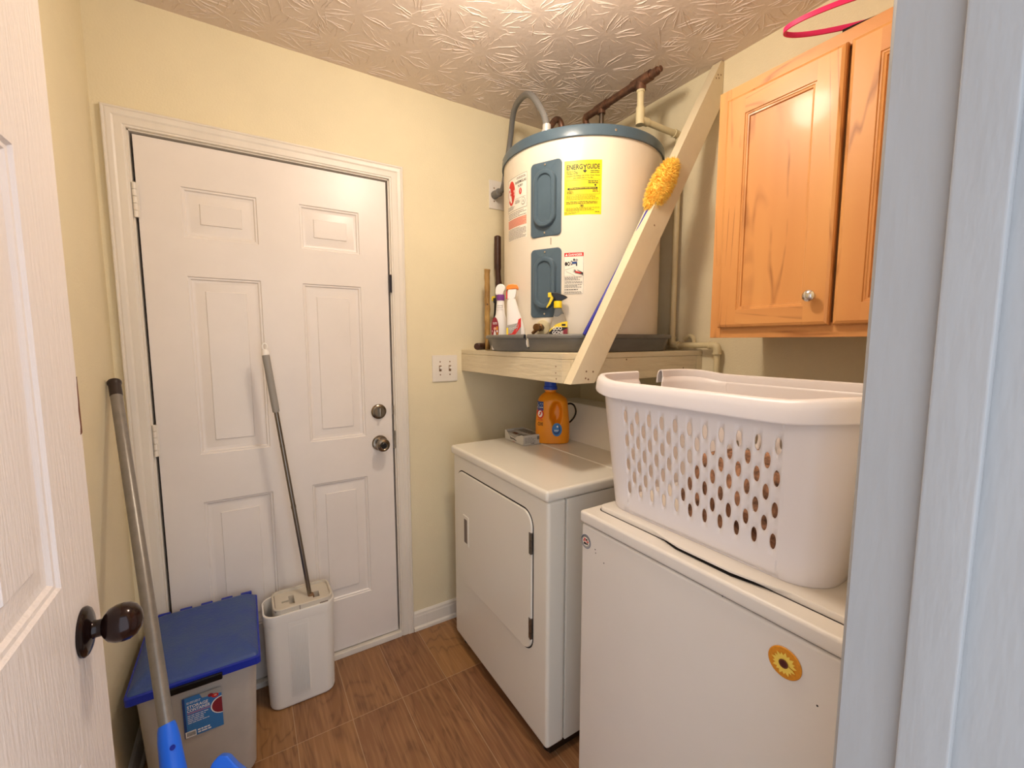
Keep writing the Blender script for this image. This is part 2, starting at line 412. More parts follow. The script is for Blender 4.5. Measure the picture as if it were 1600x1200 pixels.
DOORPROF = [(0, 0), (.004, .0), (.007, -.004), (.012, -.0045), (.016, -.009), (.022, -.0105), (.027, -.0105), (.0535, -.0055), (.0555, -.0022), (.058, -.0022)]
def slab_sides(mb, u0, v0, u1, v1, fn, t):
    mb.loft([[fn(u0, v0, d), fn(u1, v0, d), fn(u1, v1, d), fn(u0, v1, d)] for d in (-t, 0)], True, False)

# outside door in the back wall : flush steel/wood slab with six panels
d1 = thing('door_1', (DW/2, 0, 0), 'white six panel door closed in its frame in the back wall, mop handle leaning on it', 'door', kind='structure')
fn1 = lambda u, v, d: Vector((u, .004-d, v))
mb = MB(); pan = []
for a, b in ((.113, .346), (.48, .712)): pan += [(a, .257, b, .798), (a, .969, b, 1.618), (a, 1.742, b, 1.921)]
panel_sheet(mb, 0, DB, DW, DZ, pan, fn1, DOORPROF)
slab_sides(mb, 0, DB, DW, DZ, fn1, .04)
mb.obj('door_slab', 'door', d1, 22)
# frame stop, dark gap behind, threshold
mb = MB(); mb.box((-G, .0, DZ+.008), (DW+G, .1, DZ+G)); mb.box((-G, 0, 0), (-G+.004, .1, DZ+G)); mb.box((DW+G-.004, 0, 0), (DW+G, .1, DZ+G)); mb.obj('door_frame', 'trim', d1)
mb = MB(); mb.box((-G, .05, 0), (DW+G, .1, DZ+G)); mb.obj('weather_seal', 'seam', d1)
mb = MB(); mb.box((-G, -.016, 0), (DW+G, .05, DB-.006), .003); mb.obj('threshold', 'trim', d1)
def sweep_casing(mb, x0, x1, zt, prof, yf, z0=0.0, out=-1):
    """prof: list of (offset outwards, projection from wall)"""
    rings = []
    for st in range(4):
        ring = []
        for w, d in prof:
            x = x0-w if st < 2 else x1+w; z = z0 if st in (0, 3) else zt+w
            ring.append(Vector((x, yf+out*d, z)))
        rings.append(ring)
    mb.loft(rings, True, True)
CPROF = [(.0, 0), (.0, .007), (.002, .010), (.006, .0105), (.010, .0135), (.026, .0135), (.032, .0125), (.038, .0155), (.050, .017), (.055, .0155), (.058, .018), (.062, .018), (.0655, .014), (.0655, 0)]
mb = MB(); sweep_casing(mb, -.0125, DW+.0125, DZ+.0125, [(w*.90, d) for w, d in CPROF], 0)
mb.obj('door_casing', 'trim', d1, 20)
for z in (1.85, 1.043, .24):
    h = MB()
    for k in range(5): h.lathe([(.0058, 0), (.0062, .001), (.0062, .0203), (.0058, .0213)], (-.0045, -.004, z-.056+k*.0225), n=12)
    h.box((-.014, -.0005, z-.055), (.006, .001, z+.055)); h.obj('hinge', 'trim', d1)
mb = MB(); mb.lathe([(.033, 0), (.033, .004), (.030, .008), (.024, .010), (.024, .015), (.022, .017)], (.765, .004, 1.077), (0, -1, 0)); dbt = mb.obj('deadbolt', 'nickel', d1)
mb = MB(); mb.box((.761, -.030, 1.059), (.769, -.012, 1.095), .003); mb.obj('thumb_turn', 'nickel', dbt)
mb = MB(); mb.lathe([(.034, 0), (.034, .004), (.030, .009), (.014, .012), (.012, .028), (.020, .034), (.028, .046), (.029, .056), (.026, .064), (.018, .068), (.015, .066), (.015, .064)], (.766, .004, .936), (0, -1, 0), 40); kb = mb.obj('door_knob', 'nickel', d1)
mb = MB(); mb.lathe([(.0135, .062), (.0125, .068), (.010, .070)], (.766, .004, .936), (0, -1, 0), 24); mb.box((.758, -.069, .9345), (.774, -.0655, .9375)); mb.obj('lock_button', 'black', kb)
mb = MB(); mb.box((DW+.001, -.012, 1.597), (DW+.012, -.002, 1.672), .002); mb.lathe([(.004, 0), (.004, .076)], (DW+.006, -.013, 1.596), n=10); mb.obj('latch_plate', 'bronze', d1)
mb = MB(); mb.box((DW+.002, -.006, .905), (DW+.010, .001, .985), .001); mb.box((DW+.001, -.004, 1.058), (DW+.008, .001, 1.10), .001); split_obj(mb, 'strike_plate', 'nickel', d1)

# doorway frame of the opening the camera looks through
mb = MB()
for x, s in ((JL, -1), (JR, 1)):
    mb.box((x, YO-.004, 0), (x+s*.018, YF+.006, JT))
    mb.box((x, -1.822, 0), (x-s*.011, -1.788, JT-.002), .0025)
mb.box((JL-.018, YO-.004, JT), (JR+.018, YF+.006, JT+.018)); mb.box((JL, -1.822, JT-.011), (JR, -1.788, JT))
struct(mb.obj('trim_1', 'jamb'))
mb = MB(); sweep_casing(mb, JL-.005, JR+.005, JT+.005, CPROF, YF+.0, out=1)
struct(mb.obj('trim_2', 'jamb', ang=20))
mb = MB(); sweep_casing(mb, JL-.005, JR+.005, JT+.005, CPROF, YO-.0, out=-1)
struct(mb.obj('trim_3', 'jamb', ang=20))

# baseboards
def base_run(name, p0, p1, nrm):
    p0, p1, nrm = Vector(p0), Vector(p1), Vector(nrm)
    prof = [(0, 0), (.019, 0), (.019, .013), (.015, .018), (.0115, .02), (.0115, .066), (.010, .070), (.0085, .074), (.0085, .082), (.005, .088), (.002, .092), (0, .092)]
    mb = MB(); mb.loft([[p+nrm*d+Vector((0, 0, z)) for d, z in prof] for p in (p0, p1)]); return struct(mb.obj(name, 'trim', ang=25))
base_run('baseboard_back', (DW+.072, 0, 0), (XR, 0, 0), (0, -1, 0))
base_run('baseboard_left', (XL, YF, 0), (XL, -.02, 0), (1, 0, 0))
base_run('baseboard_right', (XR, YF, 0), (XR, -.02, 0), (-1, 0, 0))

# open inner door (left), swung into the room
DX = .06; DY0 = -1.748; DY1 = -1.037; DT = .035
d2 = thing('door_2', (DX-.0175, DY0, 0), 'white grained panel door standing open at the left edge with a dark knob', 'door', kind='structure')
fn2 = lambda u, v, d: Vector((DX+d, u, v))
mb = MB(); pan = []
for a, b in ((-1.17-.195, -1.17), (-1.615, -1.615+.195)): pan += [(a, .24, b, .84), (a, 1.075, b, 1.612), (a, 1.735, b, 1.915)]
panel_sheet(mb, DY0, .012, DY1, JT-.004, pan, fn2, DOORPROF)
slab_sides(mb, DY0, .012, DY1, JT-.004, fn2, DT)
mb.obj('door_slab', 'door_grain', d2, 22)
KY, KZ = -1.116, .985
mb = MB(); mb.lathe([(.033, 0), (.0335, .003), (.031, .006), (.026, .008), (.013, .011), (.0115, .014), (.0115, .020), (.013, .024)], (DX, KY, KZ), (1, 0, 0), 36); kr = mb.obj('door_knob', 'bronze', d2)
mb = MB(); mb.lathe([(.012, .020), (.016, .022), (.022, .027), (.0255, .035), (.0262, .042), (.0250, .050), (.0205, .057), (.0125, .0622), (.004, .0642), (.001, .0644)], (DX, KY, KZ), (1, 0, 0), 36); mb.obj('knob_grip', 'bronze', kr)
mb = MB(); mb.prism([(-1.0362, 1.335), (-1.0362, 1.252), (-1.044, 1.250), (-1.0405, 1.262), (-1.042, 1.285), (-1.0395, 1.30), (-1.0385, 1.32)], lambda a, b, t: (DX+t, a, b), -.02, .0006); mb.obj('chipped_edge', 'rust', d2)
mb = MB(); mb.box((DX-.03, DY1-.0005, .955), (DX-.005, DY1+.0012, 1.015)); mb.obj('latch_plate', 'bronze', d2)

# ceiling lamp, above the frame
t = thing('ceiling_lamp', (.88, -.97, CH), 'round frosted flush ceiling lamp glowing above the middle of the room', 'lamp')
mb = MB(); mb.lathe([(.15, 0), (.15, -.018), (.142, -.024)], (.88, -.97, CH), n=48); mb.obj('lamp_base', 'white', t)

# ------------------------------------------------------------------ wall fittings
t = thing('light_switch', (1.079, 0, 1.257), 'cream double toggle light switch plate on the wall right of the closed door', 'light switch')
mb = MB(); mb.box((1.016, -.007, 1.195), (1.143, 0, 1.320), .003); mb.obj('switch_plate', 'trim', t)
for x in (1.055, 1.104):
    mb = MB(); mb.box((x-.006, -.0075, 1.244), (x+.006, -.006, 1.272)); fr = mb.obj('toggle_slot', 'stain', t)
    mb = MB(); mb.box((x-.0042, -.020, 1.256), (x+.0042, -.006, 1.266), .0015, mtx=None); mb.obj('toggle', 'white', fr)
    mb = MB()
    for z in (1.228, 1.289): mb.lathe([(.0035, 0), (.0025, .0012)], (x, -.007, z), (0, -1, 0), 10)
    split_obj(mb, 'screw', 'stain', t)
t = thing('junction_plate', (1.36, 0, 2.10), 'cream blank electrical plate behind the left side of the water heater', 'electrical plate')
mb = MB(); mb.box((1.325, -.006, 2.03), (1.44, 0, 2.165), .0025); mb.obj('cover_plate', 'trim', t)
for z in (2.066, 2.128):
    mb = MB(); mb.lathe([(.004, 0), (.003, .001)], (1.352, -.006, z), (0, -1, 0), 10); split_obj(mb, 'screw', 'stain', t)

# ------------------------------------------------------------------ heater shelf and brace
SX, SY, SZ = 1.168, -.779, 1.345
t = thing('heater_shelf', (XR, 0, 1.244), 'cream painted lumber shelf in the corner carrying the water heater', 'shelf')
mb = MB(); mb.box((SX, SY, SZ-.02), (XR, 0, SZ), .002); mb.obj('shelf_top', 'shelf', t)
mb = MB(); mb.box((SX, SY, 1.244), (SX+.038, 0, SZ-.0205), .002); mb.obj('side_board', 'shelf', t)
mb = MB(); mb.box((SX+.0385, SY, 1.244), (XR-.04, SY+.038, SZ-.0205), .002); mb.obj('front_board', 'shelf', t)
mb = MB(); mb.box((XR-.038, SY-.0, 1.244), (XR, -.04, SZ-.0205), .002); mb.obj('wall_board', 'shelf', t)
mb = MB(); mb.box((SX+.0385, -.038, 1.244), (XR-.04, 0, SZ-.0205), .002); mb.obj('back_board', 'shelf', t)
mb = MB()
for x, z in ((1.795, 1.268), (1.80, 1.276), (1.47, 1.318)): mb.lathe([(.0035, 0), (.0025, .0006)], (x, SY, z), (0, -1, 0), 8)
for y, z in ((-.745, 1.30), (-.745, 1.278), (-.748, 1.258)): mb.lathe([(.003, 0), (.002, .0006)], (SX, y, z), (-1, 0, 0), 8)
split_obj(mb, 'nail_head', 'stain', t)
t = thing('diagonal_brace', (1.22, -.80, 1.244), 'cream diagonal lumber brace running from the shelf corner up to the ceiling', 'brace')
poly = [(1.172, 1.244), (1.276, 1.244), (XR-.001, 2.318), (XR-.001, CH-.002), (1.906, CH-.002)]
mb = MB(); mb.prism(poly, lambda a, b, tt: (a, tt, b), -.8205, SY-.001, .002); mb.obj('brace_board', 'brace', t)
mb = MB()
for x, z in ((1.235, 1.262), (1.247, 1.258), (1.238, 1.285), (1.268, 1.283), (1.876, 2.395), (1.893, 2.40), (1.887, 2.41), (1.905, 2.415), (1.55, 1.80)): mb.lathe([(.0035, 0), (.0025, .0006)], (x, -.8207, z), (0, -1, 0), 8)
split_obj(mb, 'nail_head', 'stain', t)

# ------------------------------------------------------------------ drain pan
PC = Vector((1.530, -.42, 0)); PR = .40
def panring(r, z, ysh=0):
    out = []
    for k in range(180):
        a = 2*PI*(k+.5)/180; x = PC.x+r*math.cos(a); y = PC.y+r*math.sin(a)
        x = min(x, XR-.006-(PR-r)*.6); y = max(y, SY+.004+(PR-r)*.6); y = min(y, -.006)
        out.append(Vector((x, y, z)))
    return out
prof = [(.36, SZ+.001), (.372, SZ+.002), (.380, SZ+.014), (.388, SZ+.046), (.389, SZ+.050), (.398, SZ+.051), (.400, SZ+.056), (.398, SZ+.064), (.394, SZ+.066), (.384, SZ+.064), (.382, SZ+.055), (.374, SZ+.012), (.366, SZ+.006), (.36, SZ+.005)]
t = thing('drain_pan', (PC.x, PC.y, SZ), 'cracked grey plastic drain pan under the water heater on the shelf', 'drain pan')
# crack in the rim: leave out the strip of faces at one azimuth
ck = int(((math.atan2(-.147, -.372)) % (2*PI))/(2*PI)*180)
mb = MB(); rings = [panring(r, z) for r, z in prof]; n = 180
vs = [p for r in rings for p in r]; fs = []
for i in range(len(rings)-1):
    for j in range(n):
        if j == ck and 2 <= i <= 11: continue
        k = (j+1) % n; fs.append((i*n+j, i*n+k, (i+1)*n+k, (i+1)*n+j))
fs.append(tuple(range(n))[::-1]); fs.append(tuple((len(rings)-1)*n+j for j in range(n)))
for j in range(n):                               # tilt the snapped left piece a little outward
    pass
mb.raw(vs, fs); mb.obj('pan_body', 'pan', t, 50)
a = 2*PI*(ck+1)/180
mb = MB()
pts = [Vector((PC.x+r*math.cos(a), PC.y+r*math.sin(a), z)) for r, z in ((.3835, SZ+.016), (.391, SZ+.045))]
mb.tube([pts[0], (pts[0]+pts[1])/2+Vector((-.001, 0, 0)), pts[1]], [.0008, .0022, .001], 6); mb.obj('crack_highlight', 'lab_white', t)  # white sliver painted as the highlight along the crack

# ------------------------------------------------------------------ water heater
HC = Vector((1.5576, -.4077, 0)); HR = .335; HB = SZ+.012; HT = 2.160
t = thing('water_heater', (HC.x, HC.y, HB), 'large cream cylindrical electric water heater with blue grey lid standing on the corner shelf', 'water heater')
WH = t
mb = MB(); mb.lathe([(HR-.012, HB), (HR, HB+.006), (HR, 2.118), (HR-.002, 2.12)], HC, n=128); mb.obj('tank_jacket', 'heater', t)
mb = MB(); mb.lathe([(HR+.001, 2.117), (HR+.007, 2.116), (HR+.008, 2.119), (HR+.007, 2.148), (HR+.002, 2.156), (HR-.008, HT), (HR-.04, HT+.001), (.10, HT+.006), (.01, HT+.007)], HC, n=128); mb.obj('top_lid', 'teal', t)
mb = MB(); mb.lathe([(HR-.03, HB-.008), (HR-.008, HB-.008), (HR-.006, HB+.004)], HC, n=96); mb.obj('bottom_ring', 'teal', t)
def cylfn(az0, zc, R=HR):
    """u to the viewer's right along the jacket, v up"""
    return lambda u, v, h: Vector((HC.x+(R+h)*math.cos(math.radians(az0)+u/R), HC.y+(R+h)*math.sin(math.radians(az0)+u/R), zc+v))
for az in (-110, 158, -20, 70):
    mb = MB(); p = cylfn(az, 2.135)(0, 0, .0065); ax = Vector((math.cos(math.radians(az)), math.sin(math.radians(az)), 0)); mb.lathe([(.005, 0), (.0045, .002), (.002, .003)], p, ax, 12); mb.obj('lid_screw', 'chrome', t)
def cover(az, z0, z1):
    H = z1-z0; Wd = .127; f = cylfn(az, (z0+z1)/2)
    mb = MB(); N = 10
    def ring(w, h, r, dep): return [f(u, v, dep) for u, v in rr(w, h, r, N)]
    def dens(r): return r
    rings = [ring(Wd, H, .016, .0005), ring(Wd, H, .016, .004), ring(Wd-.004, H-.004, .015, .0055), ring(Wd-.03, H-.055, .030, .006),
             ring(.092, H-.058, .0459, .006), ring(.084, H-.066, .0419, .017), ring(.078, H-.072, .0389, .0195), ring(.064, H-.086, .0319, .020), ring(.056, H-.094, .0279, .0185), ring(.050, H-.10, .0249, .013)]
    mb.loft(rings, True, True); c = mb.obj('access_cover', 'teal', WH, 30)
    for v in (H/2-.013, -H/2+.013):
        mb = MB(); mb.lathe([(.0042, 0), (.0036, .002), (.002, .0026)], f(0, v, .006), f(0, v, 1)-f(0, v, 0), 12); mb.obj('screw', 'chrome', c)
cover(-153.4, 1.777, 2.047); cover(-153.1, 1.476, 1.732)
# yellow energy label
rnd = random.Random(3)
W_, H_ = .135, .190
A = Art(cylfn(-129.4, 1.939)); A.rect(-W_/2, -H_/2, W_/2, H_/2, 'lab_yellow', 12, base=True)
A.text('ENERG', -.0305, .072, .058, .018, 'ink', .03).text('GUIDE', .0365, .072, .046, .018, 'ink', .03)
A.text('Y', .0065, .070, .016, .020, 'ink', .03); A.rect(.0048, .056, .0082, .064, 'ink'); A.poly([(-.002, .059), (.015, .059), (.0065, .050)], 'ink')
A.lines(-.060, .046, -.018, .060, 3, 'ink', rnd, hgt=.35); A.lines(.026, .048, .058, .060, 2, 'ink', rnd, hgt=.35)
A.text('Compare the Energy Use of this Water Heater', 0, .041, .122, .0065, 'ink', .01)
A.text('with Others Before You Buy', 0, .033, .072, .0065, 'ink', .01)
A.frame(-.061, -.024, .060, .027, .0007, 'ink')
A.lines(.018, .012, .054, .024, 2, 'ink', rnd, hgt=.4, ragged=False); A.poly([(.040, .010), (.048, .010), (.044, .001)], 'ink')
A.rect(-.055, -.006, .052, 0, 'ink', 8); A.lines(-.048, -.0055, .046, -.0005, 1, 'lab_yellow', rnd, hgt=.3)
A.lines(-.057, -.021, -.034, -.008, 3, 'ink', rnd, hgt=.35); A.lines(.034, -.018, .055, -.008, 2, 'ink', rnd, hgt=.35)
A.lines(-.060, -.044, .058, -.026, 4, 'ink', rnd, hgt=.25, wmax=.009); A.lines(-.060, -.058, .052, -.047, 2, 'ink', rnd, hgt=.35)
A.frame(-.010, -.067, .003, -.060, .001, 'ink', 1); A.rect(-.007, -.065, 0, -.062, 'ink')
A.lines(-.060, -.082, .062, -.069, 3, 'ink', rnd, hgt=.3, wmax=.010); A.lines(-.066, -.092, -.010, -.084, 2, 'ink', rnd, hgt=.3); A.lines(.044, -.088, .062, -.084, 1, 'ink', rnd, hgt=.5)
A.obj('energy_label', t)['label'] = 'yellow energy guide label with black print'
# danger label
A = Art(cylfn(-134.4, 1.635)); A.rect(-.0365, -.076, .0365, .076, 'paper', 8, base=True); A.frame(-.0355, -.075, .0355, .075, .0007, 'ink')
A.rect(-.035, .061, .035, .0745, 'ink_red', 8); A.text('DANGER', .006, .0675, .050, .0085, 'lab_white', .015); A.poly([(-.032, .0635), (-.0225, .0635), (-.0272, .072)], 'lab_white')
A.disc(-.0285, .035, .0045, .0075, 'ink'); A.disc(-.019, .035, .005, .0075, 'ink'); A.disc(-.019, .035, .0022, .004, 'paper')
A.disc(-.008, .038, .004, .008, 'ink'); A.disc(-.008, .038, .0022, .005, 'paper')
A.rect(-.007, .034, .012, .042, 'lab_navy'); A.rect(.008, .026, .0125, .036, 'ink'); A.disc(.001, .049, .003, .0045, 'ink'); A.disc(.010, .048, .005, .004, 'lab_grey')
A.poly([(-.033, .013), (.004, .024), (.004, .0234), (-.033, .0122)], 'ink'); A.poly([(-.028, .008), (.004, -.008), (.004, -.0088), (-.029, .0075)], 'ink')
for k in range(4): A.poly([(-.006+k*.0015, .004+k*.004), (.007, .0045+k*.0015), (.007, .007+k*.0015)], 'ink')
A.poly([(.004, .002), (.030, -.004), (.034, -.008), (.034, .002), (.012, .013), (.014, .010), (.024, .004)], 'ink'); A.poly([(.005, .003), (.022, -.001), (.030, .001), (.016, .006), (.006, .008)], 'ink_red')
A.rect(-.035, -.0105, .035, -.0098, 'ink', 4)
for a, b, rws in ((-.026, -.012, 3), (-.037, -.029, 2), (-.053, -.040, 3), (-.063, -.056, 1), (-.073, -.066, 2)): A.lines(-.032, a, .031, b, rws, 'ink', rnd, hgt=.42, wmax=.009)
A.obj('danger_label', t)['label'] = 'white danger label with red band'
# maker label at the left
A = Art(cylfn(-179.8, 1.967)); w = .135
A.rect(-w/2, -.062, w/2, .066, 'paper', 10, base=True); A.frame(-w/2, -.062, w/2, .066, .0011, 'ink')
A.disc(-.036, .010, .028, .047, 'ink_red'); A.poly([(-.060, -.002), (-.012, -.002), (-.012, .018), (-.060, .018)], 'lab_white'); A.text('Rheem', -.036, .008, .044, .013, 'ink_red', .02); A.text('R', -.050, .010, .020, .052, 'lab_white', .01)
A.lines(.006, .050, .062, .060, 2, 'ink', rnd, hgt=.3); A.text('RHEEMGLAS', .030, .040, .066, .010, 'ink', .01); A.text('FURY', .030, .024, .030, .009, 'ink', .01)
A.disc(.030, .003, .0085, .012, 'ink_red'); A.text('5', .030, .004, .006, .013, 'lab_white', .01)
A.rect(-.004, -.022, .062, -.0212, 'ink', 4); A.lines(-.062, -.056, -.008, -.040, 4, 'ink', rnd, hgt=.35); A.lines(-.004, -.040, .030, -.026, 3, 'ink', rnd, hgt=.3); A.disc(.048, -.038, .011, .013, 'ink'); A.disc(.048, -.038, .010, .012, 'paper'); A.text('UL', .048, -.038, .009, .009, 'ink')
A.obj('maker_label', t)['label'] = 'white maker label with red oval badge'
A = Art(cylfn(-179.8, 1.846)); A.rect(-w/2, -.056, w/2, .056, 'paper', 10, base=True); A.lines(-.064, .030, .064, .054, 4, 'ink', rnd, hgt=.35); A.rect(-.066, -.006, .066, .028, 'ink_pink', 8); A.lines(-.062, -.004, .062, .026, 6, 'ink_red', rnd, hgt=.22); A.lines(-.064, -.054, .064, -.009, 9, 'ink', rnd, hgt=.32)
A.obj('instruction_label', t)
# drain valve
az = math.radians(-154.5); ax = Vector((math.cos(az), math.sin(az), 0)); p = HC+Vector((0, 0, 1.437))+ax*HR
mb = MB(); mb.lathe([(.030, 0), (.031, .003), (.028, .006), (.012, .008)], p, ax, 28); mb.obj('valve_plate', 'pvc', t)
mb = MB(); mb.lathe([(.009, .004), (.009, .018), (.014, .020), (.015, .034), (.011, .038), (.011, .046), (.014, .047), (.014, .056), (.006, .058)], p, ax, 20); mb.tube([p+ax*.027, p+ax*.030+Vector((-.006, .018, -.012)), p+ax*.032+Vector((-.010, .030, -.022))], .007, 10); mb.obj('drain_valve', 'brass', t)
mb = MB(); mb.tube([cylfn(-149.5, 1.77)(0, 0, .0006), cylfn(-149.6, 1.765)(.001, 0, .0006), cylfn(-149.4, 1.745)(0, 0, .0006)], .0012, 6); mb.obj('rust_drip', 'stain', t)

# ------------------------------------------------------------------ conduit, copper, pvc
def smooth(pts, k=8):
    pts = [Vector(p) for p in pts]; out = []
    P = [pts[0]]+pts+[pts[-1]]
    for i in range(1, len(P)-2):
        for j in range(k):
            s = j/k; a, b, c, d = P[i-1], P[i], P[i+1], P[i+2]
            out.append(.5*((2*b)+(-a+c)*s+(2*a-5*b+4*c-d)*s*s+(-a+3*b-3*c+d)*s**3))
    out.append(pts[-1]); return out
t = thing('electrical_conduit', (1.35, -.02, 2.10), 'grey flexible conduit arching from the wall plate to the heater lid', 'conduit')
mb = MB(); pts = smooth([(1.352, -.055, 2.096), (1.362, -.075, 2.112), (1.376, -.080, 2.20), (1.378, -.115, 2.32), (1.345, -.20, 2.40), (1.315, -.32, 2.398), (1.292, -.42, 2.345), (1.288, -.50, 2.245), (1.285, -.525, 2.185)]); mb.tube(pts, .0125, 14); mb.obj('conduit_tube', 'conduit', t)
mb = MB(); mb.lathe([(.019, .008), (.019, .024), (.016, .030), (.016, .046), (.019, .048), (.019, .056), (.014, .062)], (1.352, 0, 2.094), (0, -1, 0), 18); mb.obj('wall_fitting', 'conduit', t)
mb = MB(); mb.lathe([(.020, HT+.001), (.020, HT+.012), (.016, HT+.014), (.016, HT+.034)], (1.285, -.525, 0), (0, 0, 1), 18); mb.obj('lid_fitting', 'fitting', t)

def collar(mb, p, d, r=.017, l=.03):
    p = Vector(p); d = Vector(d).normalized(); mb.lathe([(r-.001, 0), (r, .0015), (r, l-.0015), (r-.001, l)], p, d, 18)
PZ = 2.405; PX = 1.66
t = thing('copper_pipe', (PX, -.42, HT), 'tarnished copper water pipe running under the ceiling above the heater', 'pipe')
mb = MB(); mb.tube([(PX, -.72, PZ), (PX, -.318, PZ)], .0155, 16); mb.lathe([(.0145, 0), (.0145, .02)], (PX, -.722, PZ), (0, 1, 0), 14)
mb.lathe([(.009, 0), (.011, .002), (.011, .018)], (PX, -.738, PZ), (0, 1, 0), 12); mb.obj('pipe_run', 'copper', t)
mb = MB(); mb.tube([(PX, -.690, PZ), (PX, -.598, PZ)], .020, 16); mb.tube([(PX, -.64, PZ), (PX, -.64, PZ-.034)], .020, 16); mb.obj('tee_fitting', 'copper', t)
mb = MB(); mb.tube([(PX, -.455, PZ), (PX, -.385, PZ)], .0185, 16); mb.tube([(PX, -.42, PZ), (PX, -.42, PZ-.03)], .0165, 16); mb.obj('tee_fitting', 'copper', t)
mb = MB(); mb.tube([(PX, -.42, HT+.004), (PX, -.42, PZ)], .011, 16); mb.lathe([(.015, 0), (.015, .02), (.011, .024)], (PX, -.42, HT+.004), n=6); mb.obj('supply_nipple', 'steel', t)
mb = MB(); mb.tube(smooth([(PX, -.335, PZ), (PX, -.317, PZ-.002), (PX+.006, -.310, PZ-.016), (PX+.012, -.314, PZ-.032), (PX+.05, -.335, PZ-.055), (PX+.10, -.36, PZ-.075)]), .0145, 14); mb.obj('return_elbow', 'copper', t)
t = thing('copper_elbow', (1.45, -.31, HT), 'short bent copper outlet pipe on the heater lid beside the grey conduit', 'pipe')
mb = MB(); mb.tube(smooth([(1.512, -.33, HT+.004), (1.512, -.33, HT+.13), (1.509, -.33, HT+.165), (1.494, -.33, HT+.185), (1.474, -.33, HT+.180), (1.455, -.33, HT+.155), (1.43, -.33, HT+.125), (1.40, -.30, HT+.10)]), .013, 14); mb.obj('pipe_bend', 'copper', t)

t = thing('pvc_pipe', (1.88, -.655, SZ), 'cream plastic water pipe dropping down the right wall beside the heater', 'pipe')
A0 = Vector((PX, -.64, PZ-.03)); A1 = Vector((PX, -.64, 2.262)); A2 = Vector((1.888, -.652, 2.252)); A3 = Vector((1.888, -.652, 1.368)); A4 = Vector((1.888, -.868, 1.368)); A5 = Vector((1.888, -.868, .50))
mb = MB(); mb.tube([A0, A1], .0135, 16); mb.tube([A1, A2], .0125, 16); mb.tube([A2, A3], .0125, 16); mb.tube([A3, A4], .0115, 16); mb.tube([A4, A5], .0115, 16)
mb.obj('pipe_run', 'pvc', t)
mb = MB(); collar(mb, A0-Vector((0, 0, .012)), (0, 0, 1), .0165, .03); mb.obj('collar', 'pvc', t)
mb = MB(); mb.tube([A1+Vector((0, 0, .045)), A1-Vector((0, 0, .02))], .017, 16); mb.tube([A1, A1+(A2-A1).normalized()*.04], .016, 16); mb.obj('tee_fitting', 'pvc', t)
def elbow(a, p, b, r=.0155, l=.034):
    mb = MB(); da = (a-p).normalized(); db = (b-p).normalized()
    mb.tube(smooth([p+da*l, p+da*l*.45, p+(da+db)*l*.12, p+db*l*.45, p+db*l], 4), r, 16); mb.lathe([(r+.0015, 0), (r+.0015, .007)], p+da*(l-.005), da, 16); mb.lathe([(r+.0015, 0), (r+.0015, .007)], p+db*(l-.005), db, 16)
    mb.obj('elbow', 'pvc', t)
elbow(A1, A2, A3); elbow(A2, A3, A4); elbow(A3, A4, A5)
mb = MB(); mb.tube(smooth([(1.905, -.70, 1.392), (1.905, -.725, 1.408), (1.905, -.745, 1.398), (1.905, -.75, 1.372)]), .009, 10); mb.obj('stub_bend', 'pvc', t)

# ------------------------------------------------------------------ sticks
t = thing('bamboo_cane', (1.247, -.12, SZ), 'knotted tan bamboo cane standing at the left end of the shelf', 'stick')
mb = MB(); pts = []; rad = []
x, y = 1.2475, -.120
for k in range(30):
    z = 1.425+(1.716-1.425)*k/29-.0; pts.append((x+.0008*math.sin(k*.7), y+.001*math.sin(k), z)); rad.append(.0128+.0007*math.sin(k*1.3)+(.0016 if k in (0, 28, 29) else 0))
pts = [(x, y, SZ+.002), (x, y, 1.38)]+[(px, py, pz) for px, py, pz in pts]; rad = [.012, .012]+rad
mb.tube(pts, rad, 14); mb.obj('cane_shaft', 'bamboo', t)
mb = MB(); mb.lathe([(.004, 0), (.003, .002)], (x-.006, y-.012, 1.555), (-.4, -1, 0), 8); mb.obj('knot', 'darkwood', t)
t = thing('wooden_rod', (1.345, -.05, SZ), 'dark brown rounded wooden rod standing behind the heater', 'stick')
mb = MB(); mb.tube(smooth([(1.36, -.045, SZ+.001), (1.352, -.05, 1.60), (1.346, -.055, 1.68), (1.342, -.055, 1.74), (1.342, -.055, 1.86), (1.342, -.055, 1.892)], 5), [.015]*5+[.016]*5+[.0135]*5+[.0165]*5+[.0165]*4+[.013, .007], 14); mb.obj('rod_shaft', 'darkwood', t)
t = thing('wooden_dowel', (1.24, -.07, SZ), 'dark brown dowel lying on the shelf behind the drain pan rim', 'stick')
mb = MB(); mb.lathe([(.012, 0), (.0155, .003), (.0155, .02), (.0155, .11), (.014, .113)], (1.178, -.145, SZ+.0165), (.75, .66, 0), 20); mb.obj('dowel_shaft', 'darkwood', t)

# ------------------------------------------------------------------ bottles on the shelf
def sect(c, w, d, z, p=2.0, fu=(1, 0, 0), fv=(0, 1, 0), n=40):
    fu, fv, c = Vector(fu), Vector(fv), Vector(c)
    return [c+fu*a+fv*b+Vector((0, 0, z)) for a, b in ell(w, d, n, p=p)]
FB = SZ+.004
# viewing directions: width axis and depth axis of the bottles
def frame(az):
    a = math.radians(az); return Vector((math.cos(a), -math.sin(a), 0)), Vector((math.sin(a), math.cos(a), 0))
def fr(c, U, V): return lambda a, b, tt: Vector(c)+U*a+V*tt+Vector((0, 0, b))
